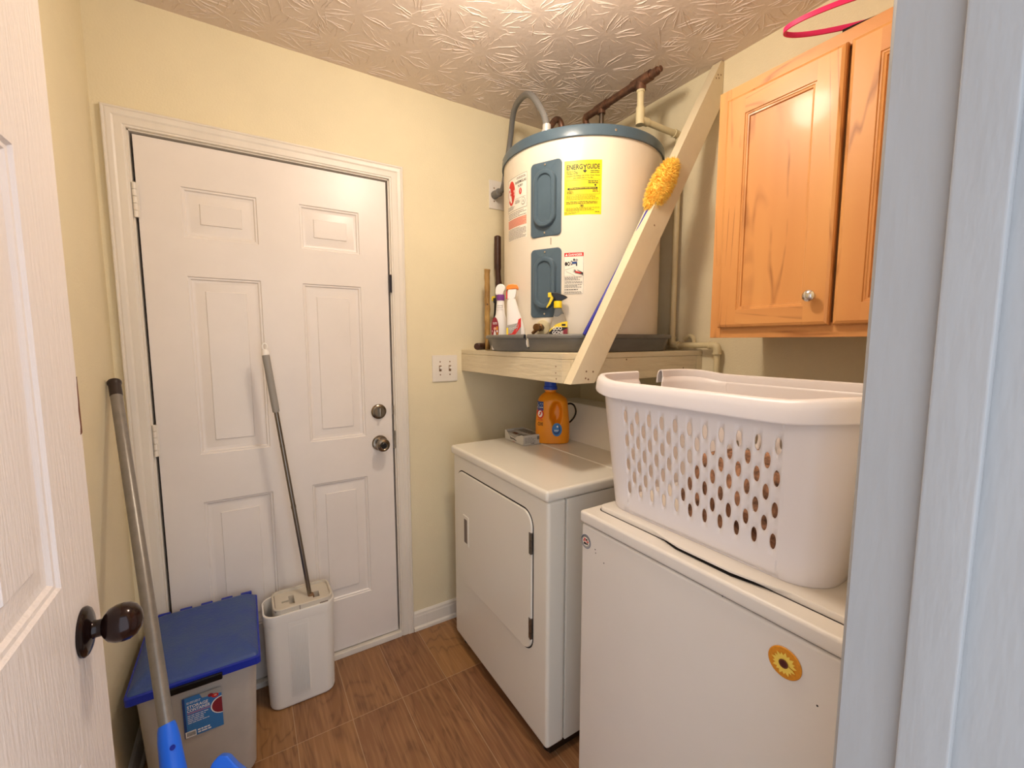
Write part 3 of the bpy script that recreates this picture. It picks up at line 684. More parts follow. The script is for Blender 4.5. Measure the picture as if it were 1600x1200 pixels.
# 1. white trigger bottle with purple collar
c = Vector((1.200, -.322, FB)); U, V = frame(38)
t = thing('spray_bottle', c, 'white spray bottle with purple collar and maroon label at the left of the shelf', 'spray bottle', 'cleaning sprays in front of the heater')
secs = [(0, .070, .040, 3), (.004, .076, .044, 3), (.05, .078, .045, 3), (.095, .076, .044, 2.8), (.118, .068, .042, 2.4), (.132, .052, .038, 2.2), (.150, .040, .034, 2), (.185, .034, .030, 2), (.205, .031, .029, 2), (.212, .026, .026, 2)]
mb = MB(); mb.loft([sect(c, w, d, z, p, U, V) for z, w, d, p in secs])
mb.obj('bottle_body', 'white', t)
for k in range(3):
    mb = MB(); mb.box((-.012, -.0175, .168+k*.009), (.012, -.013, .171+k*.009), mtx=Matrix.Translation(c) @ Matrix.Rotation(-math.radians(38), 4, 'Z')); mb.obj('grip_rib', 'white', t)
mb = MB(); mb.lathe([(.0165, .206), (.0175, .210), (.0175, .226), (.016, .230)], c, n=28); mb.obj('collar', 'purple', t)
mb = MB(); f = fr(c, U, V); hp = [(-.020, .228), (-.021, .242), (-.019, .258), (-.012, .270), (.002, .275), (.015, .271), (.022, .262), (.024, .252), (.018, .246), (.014, .238), (.014, .228)]
mb.prism(hp, f, -.015, .015, .006); mb.obj('trigger_head', 'white', t)
A = Art(lambda u, v, h: Vector(c)+U*(-.021+u)+V*(-.0215-h-.0008+.006*min(1, max(0, (-.021+u+.012)/-.024)))+Vector((0, 0, .086+v)))
A.disc(0, 0, .0165, .050, 'lab_maroon'); A.rect(-.012, -.034, .012, .012, 'lab_orange'); A.rect(-.012, -.012, .012, -.004, 'lab_white'); A.lines(-.009, .020, .009, .030, 2, 'lab_white', rnd, hgt=.4); A.disc(0, .003, .006, .006, 'ink_pink'); A.obj('front_label', t)
# hidden yellow and black trigger behind
c = Vector((1.300, -.115, FB)); U, V = frame(38)
t = thing('spray_bottle', c, 'dark bottle with yellow nozzle half hidden between the cane and the purple collared bottle', 'spray bottle', 'cleaning sprays in front of the heater')
mb = MB(); mb.loft([sect(c, w, w*.6, z, 2.5, U, V) for z, w in ((0, .042), (.005, .046), (.12, .046), (.15, .03), (.18, .024), (.215, .022))]); mb.obj('bottle_body', 'black', t)
mb = MB(); mb.prism([(-.014, .215), (-.016, .238), (.012, .242), (.020, .236), (.012, .215)], fr(c, U, V), -.01, .01, .003); mb.obj('trigger_head', 'black', t)
mb = MB(); mb.prism([(-.022, .226), (-.022, .246), (-.006, .248), (-.006, .226)], fr(c, U, V), -.008, .008, .002); mb.obj('nozzle', 'yellow', t)
# 2. white bottle with orange trigger
c = Vector((1.192, -.450, FB)); U, V = frame(36)
t = thing('spray_bottle', c, 'white and clear spray bottle with orange top and red trigger, curved body', 'spray bottle', 'cleaning sprays in front of the heater')
secs = [(0, .072, .040, .004, 3), (.004, .078, .044, .004, 3), (.05, .078, .044, .004, 3), (.09, .070, .042, .002, 2.8), (.13, .058, .038, -.004, 2.5), (.165, .046, .033, -.010, 2.2), (.195, .036, .029, -.014, 2), (.204, .030, .028, -.014, 2)]
mb = MB(); mb.loft([sect(c+U*o, w, d, z, p, U, V) for z, w, d, o, p in secs]); mb.obj('bottle_body', 'white', t)
mb = MB(); f = fr(c, U, V)
mb.prism([(-.030, .200), (-.030, .222), (-.027, .238), (.006, .240), (.004, .222), (.0, .204)], f, -.012, .012, .003); mb.obj('trigger_housing', 'white', t)
mb = MB(); mb.prism([(-.034, .236), (-.036, .246), (-.028, .256), (-.012, .259), (.006, .257), (.014, .246), (.013, .236), (.004, .240)], f, -.014, .014, .004); mb.obj('top_cap', 'orange', t)
mb = MB(); mb.prism([(-.036, .236), (-.032, .238), (-.030, .206), (-.033, .200), (-.036, .204)], f, -.005, .005, .001); mb.obj('trigger', 'red', t)
A = Art(lambda u, v, h: Vector(c)+U*u+V*(-.0218-h-.0006+max(0, v-.06)*.03)+Vector((0, 0, v*.95+.032)))
A.poly([(-.030, .030), (.024, .030), (.024, .100), (.008, .078), (-.030, .070)], 'lab_grey'); A.poly([(-.030, .030), (.0, .030), (.024, .064), (.024, .100), (.014, .094), (.010, .070), (-.012, .036), (-.030, .034)], 'ink_red')
A.text('Shout', -.008, .060, .036, .020, 'ink', .03, .3, .5); A.text('Shout', -.008, .060, .034, .017, 'lab_white', -.004, .3, .5); A.rect(-.033, .030, -.026, .060, 'yellow'); A.obj('front_label', t)
# 3. clear bottle with black and yellow trigger
c = Vector((1.266, -.633, FB)); U, V = frame(40)
t = thing('spray_bottle', c, 'clear spray bottle with yellow collar and black pistol trigger beside the brace', 'spray bottle', 'cleaning sprays in front of the heater')
secs = [(0, .066, .036, 0, 3), (.004, .071, .040, 0, 3), (.060, .071, .040, 0, 3), (.085, .067, .038, .002, 2.8), (.115, .052, .034, .003, 2.4), (.140, .034, .030, .001, 2.2), (.155, .026, .026, -.002, 2), (.163, .024, .024, -.003, 2)]
mb = MB(); mb.loft([sect(c+U*o, w, d, z, p, U, V) for z, w, d, o, p in secs]); mb.obj('bottle_body', 'clear', t)
mb = MB(); mb.lathe([(.0145, .158), (.0155, .161), (.0155, .180), (.014, .183)], c-U*.003, n=24); mb.obj('collar', 'yellow', t)
mb = MB(); f = fr(c-U*.002, U, V); mb.prism([(-.026, .208), (-.026, .214), (-.006, .213), (.022, .204), (.034, .197), (.032, .193), (.020, .188), (.012, .183), (-.010, .183), (-.018, .196)], f, -.012, .012, .004); mb.obj('trigger_head', 'black', t)
mb = MB(); mb.prism([(-.038, .197), (-.038, .214), (-.026, .215), (-.024, .208), (-.016, .196), (-.030, .170), (-.041, .158), (-.044, .160), (-.034, .180), (-.028, .197)], f, -.006, .006, .0015); mb.obj('trigger', 'yellow', t)
A = Art(lambda u, v, h: Vector(c)+U*u+V*(-.0198-h-.0006)+Vector((0, 0, v+.012)))
A.poly([(-.033, .010), (.033, .010), (.033, .097), (.010, .093), (-.010, .085), (-.026, .072), (-.033, .064)], 'yellow')
A.poly([(-.033, .010), (.033, .010), (.033, .075), (.0, .076), (-.020, .070), (-.033, .058)], 'ink'); A.poly([(.008, .030), (.033, .030), (.033, .072), (.014, .062)], 'lab_maroon')
A.text('GOO', -.004, .071, .034, .013, 'lab_white', .02); A.text('GONE', -.002, .056, .040, .012, 'lab_white', .02); A.rect(.012, .080, .026, .087, 'ink'); A.lines(-.024, .016, .028, .044, 4, 'lab_white', rnd, hgt=.3); A.obj('front_label', t)

# ------------------------------------------------------------------ duster
t = thing('feather_duster', (1.286, -.765, 1.41), 'yellow fluffy duster with indigo handle tucked behind the diagonal brace', 'duster')
b0 = Vector((1.289, -.750, 1.408)); b1 = Vector((1.604, -.806, 1.960))
dd = (b1-b0).normalized()
mb = MB(); mb.tube([b0, b0+dd*.12, b0+dd*.34, b0+dd*.41], [.0075, .0065, .0065, .006], 12); mb.obj('handle', 'indigo', t)
mb = MB(); mb.tube([b0+dd*.41, b0+dd*.425], .007, 12); mb.obj('ferrule', 'white', t)
mb = MB(); mb.tube([b0+dd*.425, b0+dd*.53], .0075, 12); mb.obj('upper_handle', 'indigo', t)
mb = MB(); rnd = random.Random(11); cc = b0+dd*.63; u = dd.cross(Vector((0, 1, 0))).normalized(); w = dd.cross(u)
mb.loft([[cc+dd*(.112*math.cos(a))+(u*math.cos(2*PI*k/20)*.040+w*math.sin(2*PI*k/20)*.034)*max(.02, math.sin(a)) for k in range(20)] for a in [PI*i/12 for i in range(13)]], False, False)
for k in range(3400):
    a = math.acos(rnd.uniform(-1, 1)); ph = rnd.uniform(0, 2*PI); s_ = math.sin(a)
    p = cc+dd*(.110*math.cos(a))+(u*math.cos(ph)*.039+w*math.sin(ph)*.033)*s_
    nrm = (dd*math.cos(a)*.5+(u*math.cos(ph)+w*math.sin(ph))*s_+Vector((rnd.gauss(0, .3), rnd.gauss(0, .3), rnd.gauss(0, .3)-.25))).normalized()
    L = rnd.uniform(.008, .017); q = nrm.cross(dd).normalized() if abs(nrm.dot(dd)) < .98 else u; r = nrm.cross(q)
    mb.raw([p+q*.0016, p-q*.0008+r*.0014, p-q*.0008-r*.0014, p+nrm*L+Vector((0, 0, -.002))], [(0, 1, 3), (1, 2, 3), (2, 0, 3)])
mb.obj('fluffy_head', 'duster', t, 80, fix=False)

# ------------------------------------------------------------------ wall cabinet
CX = 1.604; CY0 = -1.022; CY1 = -1.742; CZ0 = 1.396; CZ1 = 2.165
t = thing('wall_cabinet', ((CX+XR)/2, (CY0+CY1)/2, CZ0), 'honey maple double door wall cabinet above the washing machine', 'cabinet')
mb = MB(); mb.box((CX+.019, CY1+.003, CZ0+.006), (XR, CY0-.003, CZ1), .001); mb.obj('cabinet_body', 'maple', t)
mb = MB()
mb.box((CX, CY0-.038, CZ0), (CX+.019, CY0, CZ1), .001); mb.box((CX, CY1, CZ0), (CX+.019, CY1+.038, CZ1), .001)
split_obj(mb, 'frame_stile', 'maple', t)
mb = MB(); mb.box((CX, CY1+.038, CZ0), (CX+.0188, CY0-.038, CZ0+.04), .001); mb.box((CX, CY1+.038, CZ1-.042), (CX+.0188, CY0-.038, CZ1), .001)
split_obj(mb, 'frame_rail', 'maple_h', t)
def cab_door(y0, y1, knob_y):
    fnc = lambda u, v, d: Vector((CX-.0205-d, u, v)) if False else Vector((CX-.0205-d*1, u, v))
    z0, z1 = 1.428, 2.128; fnd = lambda u, v, d: Vector((CX-.020-d, u, v))
    st = .062; mb = MB(); a, b = min(y0, y1), max(y0, y1)
    # bevelled outer edge, stiles and rails
    R = lambda ins, dep: [fnd(a+ins, z0+ins, dep), fnd(b-ins, z0+ins, dep), fnd(b-ins, z1-ins, dep), fnd(a+ins, z1-ins, dep)]
    mb.loft([R(0, -.018), R(0, -.008), R(.003, -.003), R(.010, 0)], True, False)
    i = st
    # stiles
    mb.raw([fnd(a+.010, z0+.010, 0), fnd(a+i, z0+.010, 0), fnd(a+i, z1-.010, 0), fnd(a+.010, z1-.010, 0)], [(0, 1, 2, 3)])
    mb.raw([fnd(b-i, z0+.010, 0), fnd(b-.010, z0+.010, 0), fnd(b-.010, z1-.010, 0), fnd(b-i, z1-.010, 0)], [(0, 1, 2, 3)])
    d = mb.obj('door', 'maple', t, 20)
    mb = MB()
    mb.raw([fnd(a+i, z0+.010, 0), fnd(b-i, z0+.010, 0), fnd(b-i, z0+i-.008, 0), fnd(a+i, z0+i-.008, 0)], [(0, 1, 2, 3)])
    mb.raw([fnd(a+i, z1-i+.0, 0), fnd(b-i, z1-i+.0, 0), fnd(b-i, z1-.010, 0), fnd(a+i, z1-.010, 0)], [(0, 1, 2, 3)])
    split_obj(mb, 'door_rail', 'maple_h', d, 20)
    mb = MB(); q0, q1 = z0+i-.008, z1-i
    R = lambda ins, dep: [fnd(a+i+ins, q0+ins, dep), fnd(b-i-ins, q0+ins, dep), fnd(b-i-ins, q1-ins, dep), fnd(a+i+ins, q1-ins, dep)]
    mb.loft([R(0, 0), R(.0015, -.003), R(.005, -.003), R(.007, -.005), R(.011, -.006), R(.012, -.0105), R(.0125, -.0105)], False, True)
    mb.obj('door_panel', 'maple', d, 20)
    if knob_y:
        mb = MB(); mb.lathe([(.008, 0), (.006, .003), (.0055, .012), (.013, .017), (.0155, .022), (.015, .026), (.010, .030), (.003, .031)], (CX-.020, knob_y, 1.506), (-1, 0, 0), 24); mb.obj('knob', 'chrome', d)
cab_door(-1.372, -1.056, -1.333); cab_door(-1.694, -1.381, -1.68)

# pink hoop on the cabinet
t = thing('pink_hoop', (1.66, -1.45, CZ1), 'bright pink plastic loop lying on the cabinet top and jutting past its front', 'hoop')
mb = MB(); tip = Vector((1.535, -1.244, 2.202)); ax = Vector((.376, -.927, 0)); sd = Vector((.927, .376, 0)); N = 72; rings = []
for k in range(N):
    a = 2*PI*k/N; p = tip+ax*(.20-.20*math.cos(a))+sd*(.058*math.sin(a)); p.z = 2.202-.030*(.5-.5*math.cos(a)); nn = (ax*(-math.cos(a))*.058+sd*math.sin(a)*.20).normalized()
    rings.append([p+nn*.002+Vector((0, 0, .006)), p-nn*.002+Vector((0, 0, .006)), p-nn*.002-Vector((0, 0, .006)), p+nn*.002-Vector((0, 0, .006))])
rings.append(rings[0]); mb.loft(rings, False, False); mb.obj('loop_band', 'pink', t)
mb = MB(); mb.tube(smooth([(1.625, -1.345, CZ1+.010), (1.64, -1.42, CZ1+.010), (1.68, -1.50, CZ1+.012), (1.74, -1.58, CZ1+.012)]), .008, 10); mb.obj('strap', 'black', t)
mb = MB(); mb.tube([(1.67, -1.46, CZ1+.022), (1.70, -1.55, CZ1+.020)], .012, 12); mb.obj('clasp', 'pink', t)

# ------------------------------------------------------------------ dryer
DXF, DY_0, DY_1, DTOP = 1.045, -.158, -.878, .926
t = thing('clothes_dryer', (1.40, -.515, 0), 'white front loading clothes dryer under the heater shelf', 'dryer')
mb = MB(); mb.box((DXF, DY_0-.006, .045), (DXF+.075, DY_1+.006, .888), .012, 3); mb.obj('front_shell', 'appl', t)
mb = MB(); mb.box((DXF+.0765, DY_0-.007, .045), (1.75, DY_1+.007, .886), .003); mb.obj('side_shell', 'appl', t)
mb = MB(); mb.box((DXF-.010, DY_0, .888), (1.765, DY_1, DTOP), .011, 3); top = mb.obj('top_deck', 'appl', t)
mb = MB(); mb.loft([[Vector((x, y, z)) for x, y, z in ((1.38, DY_0-.03, DTOP-.001), (1.38, DY_1+.025, DTOP-.001), (1.384, DY_1+.025, DTOP+.0028), (1.384, DY_0-.03, DTOP+.0028))], [Vector((x, y, z)) for x, y, z in ((1.60, DY_0-.03, DTOP-.001), (1.60, DY_1+.025, DTOP-.001), (1.60, DY_1+.025, DTOP+.003), (1.60, DY_0-.03, DTOP+.003))]]); mb.obj('raised_panel', 'appl', top)
mb = MB(); prof = [(1.545, DTOP+.0025), (1.552, DTOP+.02), (1.612, DTOP+.150), (1.622, DTOP+.162), (1.640, DTOP+.166), (1.74, DTOP+.166), (1.76, DTOP+.150), (1.76, DTOP)]
ys = [DY_0-.002, DY_0-.012, DY_0-.03, DY_1+.03, DY_1+.012, DY_1+.002]; sc = [.90, .97, 1, 1, .97, .90]
mb.loft([[Vector((1.66+(x-1.66)*k, y, DTOP+.002+(z-DTOP-.002)*k)) for x, z in prof] for y, k in zip(ys, sc)]); con = mb.obj('control_console', 'appl', t)
mb = MB(); mb.box((1.07, DY_0-.02, .012), (1.72, DY_1+.02, .05)); mb.obj('underside_shadow', 'black', t)  # black block stands in for the shadow under the dryer
for x in (1.09, 1.70):
    for y in (DY_0-.05, DY_1+.05):
        mb = MB(); mb.lathe([(.020, 0), (.022, .004), (.022, .012), (.008, .016), (.008, .05)], (x, y, 0), n=16); mb.obj('leg', 'black', t)
# door of the dryer
fd = lambda u, v, d: Vector((DXF-d, u, v))
def plate(mb, cy, cz, w, h, r, d0, d1, bev, fnn, N=8):
    mb.loft([[fnn(u, v, d) for u, v in rr(w-2*i, h-2*i, max(r-i, .002), N, cy, cz)] for i, d in ((0, d0), (0, d1-bev), (bev*.35, d1-bev*.3), (bev, d1))])
cy, cz, w_, h_ = (-.210-.790)/2, (.337+.827)/2, .580, .490
mb = MB(); plate(mb, cy, cz, w_+.010, h_+.010, .057, -.004, .0006, .0003, fd, 10); mb.obj('door_seam', 'seam', t)
mb = MB(); plate(mb, cy, cz, w_, h_, .052, -.002, .007, .004, fd, 10); dd_ = mb.obj('door', 'appl', t)
mb = MB(); plate(mb, -.301, .580, .054, .132, .005, .004, .0105, .002, fd); hh = mb.obj('door_handle', 'appl', dd_)
mb = MB(); plate(mb, -.3035, .580, .028, .104, .003, .008, .0109, .0003, fd); mb.obj('pull_recess_shade', 'pail_dark', hh)  # dark plate painted as the shade inside the handle recess
for z in (.723, .425):
    mb = MB(); mb.box((DXF-.008, -.777, z-.037), (DXF-.001, -.791, z+.037), .001)
    for k in range(3): mb.lathe([(.0042, 0), (.0042, .022)], (DXF-.007, -.789, z-.035+.0245*k), n=8)
    mb.obj('hinge', 'steel', dd_)

# ------------------------------------------------------------------ washer
WX, WY0, WY1, WT = 1.031, -1.034, -1.716, .925
t = thing('washing_machine', (1.38, -1.38, 0), 'almond top loading washing machine carrying the laundry basket', 'washing machine')
mb = MB(); mb.box((WX+.004, WY0-.005, .035), (1.745, WY1+.005, .889), .007, 3); mb.obj('cabinet_shell', 'washer', t)
mb = MB(); mb.box((WX+.010, WY0-.012, .885), (1.74, WY1+.012, .895)); mb.obj('deck_seam', 'seam', t)
mb = MB(); mb.box((WX, WY0, .892), (1.755, WY1, WT), .008, 3); dk = mb.obj('top_deck', 'washer', t)
fz = lambda u, v, d: Vector((u, v, WT+d))
mb = MB(); plate(mb, 1.2915, -1.378, .434, .644, .021, -.004, .0008, .0003, fz, 8); mb.obj('lid_seam', 'seam', t)
mb = MB(); plate(mb, 1.292, -1.378, .430, .640, .020, -.002, .013, .005, fz, 8)
mb.obj('lid', 'washer', t)
mb = MB()  # finger lip at the lid's front edge, the shaded gap below it painted dark
lip = [(1.084, -1.22), (1.070, -1.27), (1.0575, -1.33), (1.0575, -1.45), (1.066, -1.50), (1.080, -1.56), (1.09, -1.57), (1.10, -1.40), (1.09, -1.22)]
mb.prism(lip, lambda a, b, tt: (a, b, tt), WT+.0075, WT+.0125, .0015); mb.obj('lid_lip', 'washer', t)
mb = MB(); mb.prism([(1.090, -1.23), (1.062, -1.32), (1.060, -1.45), (1.084, -1.55)], lambda a, b, tt: (a, b, tt), WT-.002, WT+.0012); mb.obj('lip_gap_shade', 'seam', t)  # dark plate painted as the shade under the lid lip
mb = MB(); prof = [(1.545, WT), (1.56, WT+.02), (1.62, WT+.15), (1.645, WT+.165), (1.74, WT+.165), (1.755, WT+.15), (1.755, WT)]
mb.loft([[Vector((x, y, z)) for x, z in prof] for y in (WY0-.004, WY1+.004)]); mb.obj('control_console', 'washer', t)
for x in (1.07, 1.71):
    for y in (WY0-.05, WY1+.05):
        mb = MB(); mb.lathe([(.020, 0), (.022, .004), (.022, .012), (.008, .016), (.008, .04)], (x, y, 0), n=16); mb.obj('leg', 'black', t)
fwd = lambda cy, cz: (lambda u, v, h: Vector((WX+.004-h, cy-u, cz+v)))
mb = MB()
for y, z in ((-1.094, .835), (-1.096, .826), (-1.127, .812), (-1.62, .792), (-1.45, .893)): mb.lathe([(.0022, 0), (.0014, .0005)], (WX+.0042, y, z), (-1, 0, 0), 6)
split_obj(mb, 'paint_chip', 'ink', t)
A = Art(fwd(-1.058, .843)); A.disc(0, 0, .0195, .0195, 'lab_grey'); A.disc(0, 0, .0185, .0185, 'lab_navy'); A.disc(0, 0, .0175, .0175, 'lab_grey'); A.disc(0, 0, .0125, .0125, 'paper')
A.rect(-.010, -.002, .010, .003, 'ink_red'); A.rect(-.008, -.009, .002, -.003, 'ink'); A.rect(.003, -.008, .008, -.003, 'ink'); A.rect(-.007, .004, -.001, .009, 'ink_red'); A.rect(0, .004, .007, .008, 'ink'); A.rect(-.006, -.0005, .006, .0015, 'paper')
for k in range(12):
    a = PI*(.12+.76*k/11); A.disc(.0152*math.cos(a), .0152*math.sin(a), .0012, .0016, 'ink', 8)
o = A.obj('round_badge', t)
# sunflower sticker
t = thing('sunflower_magnet', (WX, -1.568, .833), 'round amber sunflower magnet on the washing machine front', 'magnet')
mb = MB(); mb.lathe([(.0268, 0), (.0275, .001), (.0265, .0022), (.0245, .0026)], (WX+.0035, -1.568, .833), (-1, 0, 0), 48); mb.obj('magnet_disc', 'sun_rim', t)
A = Art(lambda u, v, h: Vector((WX+.0008-h, -1.568-u, .833+v)))
for k in range(17):
    a = 2*PI*k/17; c_, s_ = math.cos(a), math.sin(a); L = .0205-(.002 if k % 2 else 0)
    A.poly([(c_*.004-s_*.0016, s_*.004+c_*.0016), (c_*.004+s_*.0016, s_*.004-c_*.0016), (c_*L*.75+s_*.0026, s_*L*.75-c_*.0026), (c_*L, s_*L), (c_*L*.75-s_*.0026, s_*L*.75+c_*.0026)], 'sun_petal')
A.disc(0, 0, .0078, .0078, 'rust'); A.disc(0, 0, .0055, .0055, 'sun_core'); A.obj('flower_print', t)

# ------------------------------------------------------------------ laundry basket
BC = Vector((1.308, -1.322)); BZ0, BZ1 = .942, 1.262
def outline(v):
    """half sizes and corner radius at height fraction v"""
    return (.203+.025*v, .265+.053*v, .070+.040*v, .000*v)
def bpoint(seg, s, v, z=None, inset=0.0):
    a, b, r, _ = outline(max(0, v)); a -= inset; b -= inset; r = max(r-inset, .004)
    zz = z
    # seg 0: front long side (x=-a) from y=+b to -b, then corner 1, seg 2 short side near (y=-b), 3, far long side 4, 5, short 6, 7
    if seg == 0: x, y = -a, (b-r)-2*(b-r)*s
    elif seg == 1: q = PI+s*PI/2; x, y = -a+r+r*math.cos(q), -b+r+r*math.sin(q)
    elif seg == 2: x, y = -(a-r)+2*(a-r)*s, -b
    elif seg == 3: q = 1.5*PI+s*PI/2; x, y = a-r+r*math.cos(q), -b+r+r*math.sin(q)
    elif seg == 4: x, y = a, -(b-r)+2*(b-r)*s
    elif seg == 5: q = s*PI/2; x, y = a-r+r*math.cos(q), b-r+r*math.sin(q)
    elif seg == 6: x, y = (a-r)-2*(a-r)*s, b
    else: q = PI/2+s*PI/2; x, y = -a+r+r*math.cos(q), b-r+r*math.sin(q)
    lf = min(1, max(0, (abs(y)-.19)/.11)); lf = .012*lf*lf*(3-2*lf)*max(0, (v-.8)/.2)
    return Vector((BC.x+x, BC.y+y, (BZ0+(BZ1-BZ0)*v if zz is None else zz)+lf))
t = thing('laundry_basket', (BC.x, BC.y, .938), 'white plastic laundry basket with oval holes standing on the washing machine', 'basket')
mb = MB()
va = (.978-BZ0)/(BZ1-BZ0); vb = (1.227-BZ0)/(BZ1-BZ0); NR = 32
vrows = [0, va*.5]+[va+(vb-va)*k/NR for k in range(NR+1)]+[vb+(1-vb)*.5, 1.0]
def topv(seg, s):   # the hand holds: the wall is cut down in the middle of each short side
    if seg in (2, 6):
        x = abs(s-.37)*2 if seg == 6 else abs(s-.5)*2; d = .0
        if x < .47: d = .085*min(1, (.47-x)/.10)
        return 1-d
    return 1.0
def col_strip(seg, s0, s1):
    for i in range(len(vrows)-1):
        q = []
        for s, v in ((s0, vrows[i]), (s1, vrows[i]), (s1, vrows[i+1]), (s0, vrows[i+1])): q.append(bpoint(seg, s, min(v, topv(seg, s))))
        mb.raw(q, [(0, 1, 2, 3)])
def hole_side(seg, s_lo, s_hi):
    ncol = 21; ds = (s_hi-s_lo)/ncol
    for k in range(4): col_strip(seg, s_lo*k/4, s_lo*(k+1)/4); col_strip(seg, s_hi+(1-s_hi)*k/4, s_hi+(1-s_hi)*(k+1)/4)
    for c in range(ncol):
        s0 = s_lo+c*ds
        def pl(v0, v1):
            n = max(1, round((v1-v0)/(vb-va)*NR))
            for i in range(n):
                for j in range(4):
                    a0, a1 = s0+ds*j/4, s0+ds*(j+1)/4; b0, b1 = v0+(v1-v0)*i/n, v0+(v1-v0)*(i+1)/n
                    mb.raw([bpoint(seg, a0, b0), bpoint(seg, a1, b0), bpoint(seg, a1, b1), bpoint(seg, a0, b1)], [(0, 1, 2, 3)])
        pl(0, va*.5); pl(va*.5, va); pl(vb, vb+(1-vb)*.5); pl(vb+(1-vb)*.5, 1)
        ch = (vb-va)/4; starts = [va+ch*k for k in range(4)] if c % 2 == 0 else [va+ch*(k+.5) for k in range(3)]
        if c % 2: pl(va, va+ch/2); pl(vb-ch/2, vb)
        for v0 in starts:
            bd = []
            for k in range(4): bd.append((k/4, 0))
            for k in range(8): bd.append((1, k/8))
            for k in range(4): bd.append((1-k/4, 1))
            for k in range(8): bd.append((0, 1-k/8))
            hole = []
            for a, b in bd:
                q = math.atan2((b-.5), (a-.5)*1.25); hole.append((.5+.34*math.cos(q), .5+.265*math.sin(q)))
            P0 = [bpoint(seg, s0+a*ds, v0+b*ch) for a, b in bd]; P1 = [bpoint(seg, s0+a*ds, v0+b*ch) for a, b in hole]; n = 24
            mb.raw(P0+P1, [(i, (i+1) % n, n+(i+1) % n, n+i) for i in range(n)])
sl = .04; sh = .985
hole_side(0, sl, sh); hole_side(4, 1-sh, 1-sl)
for seg in (1, 3, 5, 7):
    for k in range(8): col_strip(seg, k/8, (k+1)/8)
for seg in (2, 6):
    ss = [0, .07, .11, .135, .16, .185, .20, .27, .30, .325, .35, .40, .5, .555, .58, .605, .63, .675, .70, .735, .8, .9, 1]
    for a, b in zip(ss[:-1], ss[1:]): col_strip(seg, a, b)
# rounded foot and bottom
per = [(0, k/12) for k in range(12)]+[(1, k/8) for k in range(8)]+[(2, k/4) for k in range(4)]+[(3, k/8) for k in range(8)]+[(4, k/12) for k in range(12)]+[(5, k/8) for k in range(8)]+[(6, k/4) for k in range(4)]+[(7, k/8) for k in range(8)]
mb.loft([[bpoint(s, q, 0, z, i) for s, q in per] for z, i in ((BZ0, 0), (BZ0-.004, .002), (BZ0-.008, .008), (BZ0-.009, .020), (BZ0-.009, .05))], False, True)
o = mb.obj('basket_wall', 'basket', t, 50, fix=True, merge=.0002)
sm = o.modifiers.new('thickness', 'SOLIDIFY'); sm.thickness = .0028; sm.offset = 0
# rim, interrupted at the hand holds
def rim_path(seq, name):
    prof = [(-.002, -.024), (-.022, -.024), (-.0235, -.021), (-.0225, -.004), (-.020, .006), (-.014, .013), (-.006, .016), (.002, .014), (.006, .008), (.006, .000), (.002, -.004), (-.001, -.004)]
    prof = [(-.019, -.026), (-.022, -.027), (-.0235, -.024), (-.0215, -.004), (-.018, .008), (-.012, .0145), (-.005, .0155), (.0005, .0125), (.0016, .006), (.0016, -.010), (-.0012, -.010), (-.0018, .004), (-.004, .0105), (-.007, .012), (-.011, .0105), (-.0155, .005), (-.0185, -.006)]
    rings = []
    for s, q in seq:
        p = bpoint(s, q, 1, 0); p2 = bpoint(s, q, 1, 0, .01); n = (p-p2); lz = p.z; n.z = 0; n.normalize()
        dz = BZ1+.006+lz
        rings.append([Vector((p.x, p.y, dz+z))-n*w for w, z in prof])
    m_ = MB(); m_.loft(rings, True, True); return m_.obj(name, 'basket', t, 45)
L1 = [(6, .60+.4*k/3) for k in range(3)]+[(7, k/8) for k in range(8)]+[(0, k/10) for k in range(10)]+[(1, k/8) for k in range(8)]+[(2, .30*k/3) for k in range(4)]
L2 = [(2, .70+.3*k/3) for k in range(3)]+[(3, k/8) for k in range(8)]+[(4, k/10) for k in range(10)]+[(5, k/8) for k in range(8)]+[(6, .14*k/3) for k in range(4)]
rim_path(L1, 'rim'); rim_path(L2, 'rim')
# brown patterned clothes inside, glimpsed through the holes
t = thing('laundry_pile', (BC.x+.02, BC.y-.03, .95), 'brown patterned clothes glimpsed through the holes of the white basket', 'clothes')
rnd = random.Random(5); mb = MB(); rings = []
for i in range(15):
    f_ = i/14; z = .940+.165*math.sin(f_*PI/2); k = math.cos(f_*PI/2)**.45 if f_ < 1 else 0.02
    rings.append([Vector((BC.x+.015+(.150*k)*math.copysign(abs(math.cos(a))**.7, math.cos(a))*(1+.07*math.sin(a*7+i)), BC.y-.05+(.190*k)*math.copysign(abs(math.sin(a))**.7, math.sin(a))*(1+.05*math.sin(a*5-i*.8)), z+.012*math.sin(a*6+i*.5)*k)) for a in [2*PI*j/60 for j in range(60)]])
for r_ in rings:
    for v in r_: v.z = max(v.z, .938)
mb.loft(rings); mb.obj('folded_cloth', 'laundry', t)

